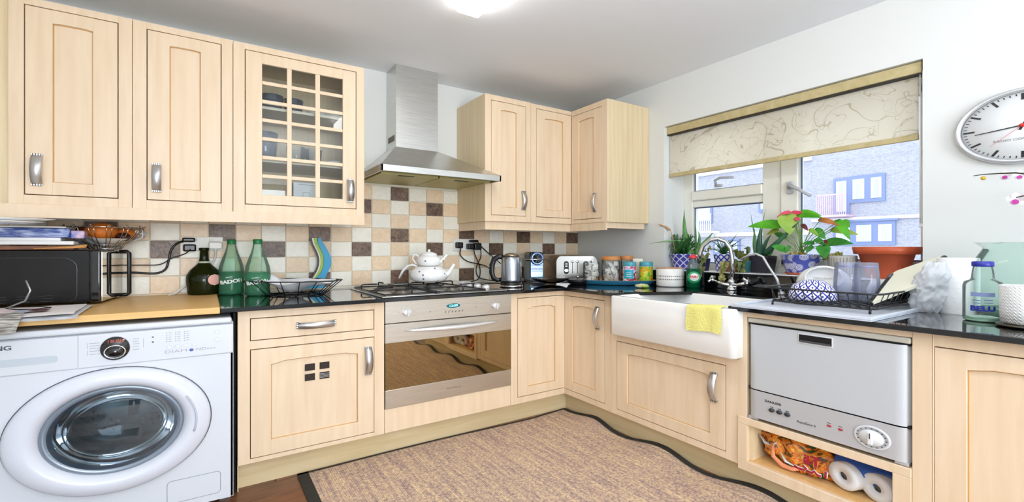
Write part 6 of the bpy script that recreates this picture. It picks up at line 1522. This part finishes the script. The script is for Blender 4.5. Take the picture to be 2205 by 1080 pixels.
# basket
t = thing('wire_basket', 'black angular wire bread basket lined with a white cloth', 'basket', (.43, 2.88, WT))
latb = Vector((.83, -.55, 0)); depb = Vector((.55, .83, 0)); BC = Vector((.415, 2.885, WT))
def hexp(a, b, z, n_=8): 
    o_ = []
    for i in range(n_): an = 2 * PI * (i + .5) / n_; o_.append(BC + latb * a * math.cos(an) + depb * b * math.sin(an) + Vector((0, 0, z)))
    return o_
top, bot = hexp(.275, .165, .083), hexp(.175, .105, .004); q = mb(wire, True)
q.tube(top, .0035, 6, closed=True).tube(bot, .0035, 6, closed=True)
for a, b in zip(top, bot): q.tube([a, b], .0028, 5)
for i in range(8):
    q.tube([(top[i] + top[(i + 1) % 8]) / 2, (bot[i] + bot[(i + 1) % 8]) / 2], .0028, 5)
q.tube([bot[0], bot[4]], .0028, 5).tube([bot[2], bot[6]], .0028, 5).tube([bot[1], bot[5]], .0028, 5).tube([bot[3], bot[7]], .0028, 5); q.build('frame', t)
lin_ = mat('white_linen', 'EEEFF2', .85, bump=.2, bscale=40)
def linf(u, v):
    an = 2 * PI * u; k_ = v; rr_ = min(1, .02 + .94 * k_); a_, b_ = .245 * rr_ * math.cos(an), .145 * rr_ * math.sin(an)
    z = .010 + .066 * k_ ** 1.8 + .010 * math.sin(5 * an) * k_ + .075 * math.exp(-((a_ + .13) / .075) ** 2 - ((b_ - .01) / .09) ** 2) + .048 * math.exp(-((a_ - .12) / .07) ** 2 - ((b_ - .03) / .08) ** 2)
    return BC + latb * a_ + depb * b_ + Vector((0, 0, z))
q = mb(lin_, True).grid(linf, 56, 20, .002)
tag(q.build('bread_cloth'), 'white cloth folded inside the black wire basket', 'cloth')
# coloured folding knives rack / spatulas behind basket
t = thing('chopping_mat_set', 'curved set of blue, green, cream and black flexible tools behind the basket', 'utensils', (.62, 3.15, WT))
for k_, (cl_, off, hw) in enumerate((('1E2030', -.030, .012), ('F2EAD0', -.021, .012), ('9CC23A', -.010, .014), ('2A9CC8', .012, .021))):
    m_ = mat('tool_' + cl_, cl_, .35); L_, R_ = [], []
    for i in range(17):
        a = i / 16; z = WT + .012 + .318 * a; x = .600 + off - .050 * (1 - a) ** 2 + .085 * math.sin(PI * min(1, a * 1.05)) ** 1.3 * .62 - .012 * a ** 3
        h_ = hw * (.75 + .35 * (1 - abs(2 * a - 1))) + (.055 * max(0, 1 - a * 3.4) ** 1.5 if k_ == 3 else 0)
        if a > .93: h_ *= .7
        L_.append((x - h_, z)); R_.append((x + h_, z))
    mb(m_).prism(L_ + R_[::-1], 'y', 3.168 - .012 * k_, 3.176 - .012 * k_).build('tool', t)

# ------------------------------------------------------------------ inside the glazed cabinet
def cup(lab_, x, y, z, r_, h_, m_, grp=None, prof=None):
    t = thing('drinking_glass', lab_, 'glass', (x, y, z), grp); q = mb(m_, True); q.lathe([(r_ * .72, 0), (r_ * .76, .004), (r_ * .9, h_ * .5), (r_, h_), (r_ * .95, h_), (r_ * .7, .012), (.0001, .012)], (x, y, z), 14); q.build('glass', t); return t
cup('smoky blue tumbler at the hinge side of the upper shelf', .205, 2.99, 1.888, .055, .10, bluegl)
cup('smoky blue tumbler second on the upper shelf', .315, 2.98, 1.888, .062, .10, bluegl)
cup('smoky blue tumbler third on the upper shelf', .43, 3.0, 1.888, .055, .10, bluegl)
cup('tall smoky blue tumbler on the middle shelf behind the first column of panes', .28, 2.98, 1.601, .068, .17, bluegl)
cup('clear glass on the middle shelf behind the centre panes', .445, 3.0, 1.601, .055, .11, clearc)
cup('second clear glass on the middle shelf behind the centre panes', .545, 3.02, 1.601, .05, .11, clearc)
for i, (x, z, lb_) in enumerate(((.56, 1.888, 'white bowl at the centre of the upper shelf'), (.66, 1.888, 'white bowl nearest the handle on the upper shelf'), (.67, 1.601, 'white bowl on the middle shelf near the handle'))):
    t = thing('small_bowl', lb_, 'bowl', (x, 3.0, z), 'white bowls in the glazed cabinet'); mb(ceram, True).lathe([(.025, 0), (.045, .012), (.06, .045), (.057, .045), (.04, .014), (.0001, .01)], (x, 3.0, z), 24).build('bowl', t)
t = thing('white_carton', 'white carton with printed square on the bottom of the glazed cabinet', 'carton', (.49, 3.0, 1.326))
mb(mat('carton_white', 'EDEFF2', .6)).box(.42, .56, 2.93, 3.05, 1.3265, 1.50, .002).build('box', t)
q = mb(mat('carton_grey', 'A9AEB6', .6))
for (a, b, c2, d2) in ((.47, .51, 1.44, 1.442), (.47, .51, 1.41, 1.412), (.47, .472, 1.41, 1.442), (.508, .51, 1.41, 1.442), (.445, .535, 1.485, 1.488)): q.box(a, b, 2.9285, 2.9299, c2, d2)
q.build('printed_square', t)

# ------------------------------------------------------------------ ceiling light
t = thing('ceiling_light', 'long white fluorescent fitting on the ceiling', 'ceiling light', (1.11, 1.5, ZC - .055))
mb(mat('lamp_diffuser', 'FFFFFF', .5, emit='FFFCF6', es=12), True).box(1.045, 1.175, .80, 2.10, ZC - .058, ZC - .016, .016, 3).build('diffuser', t)
mb(white).box(1.06, 1.16, .82, 2.08, ZC - .016, ZC - .001).build('back_plate', t)
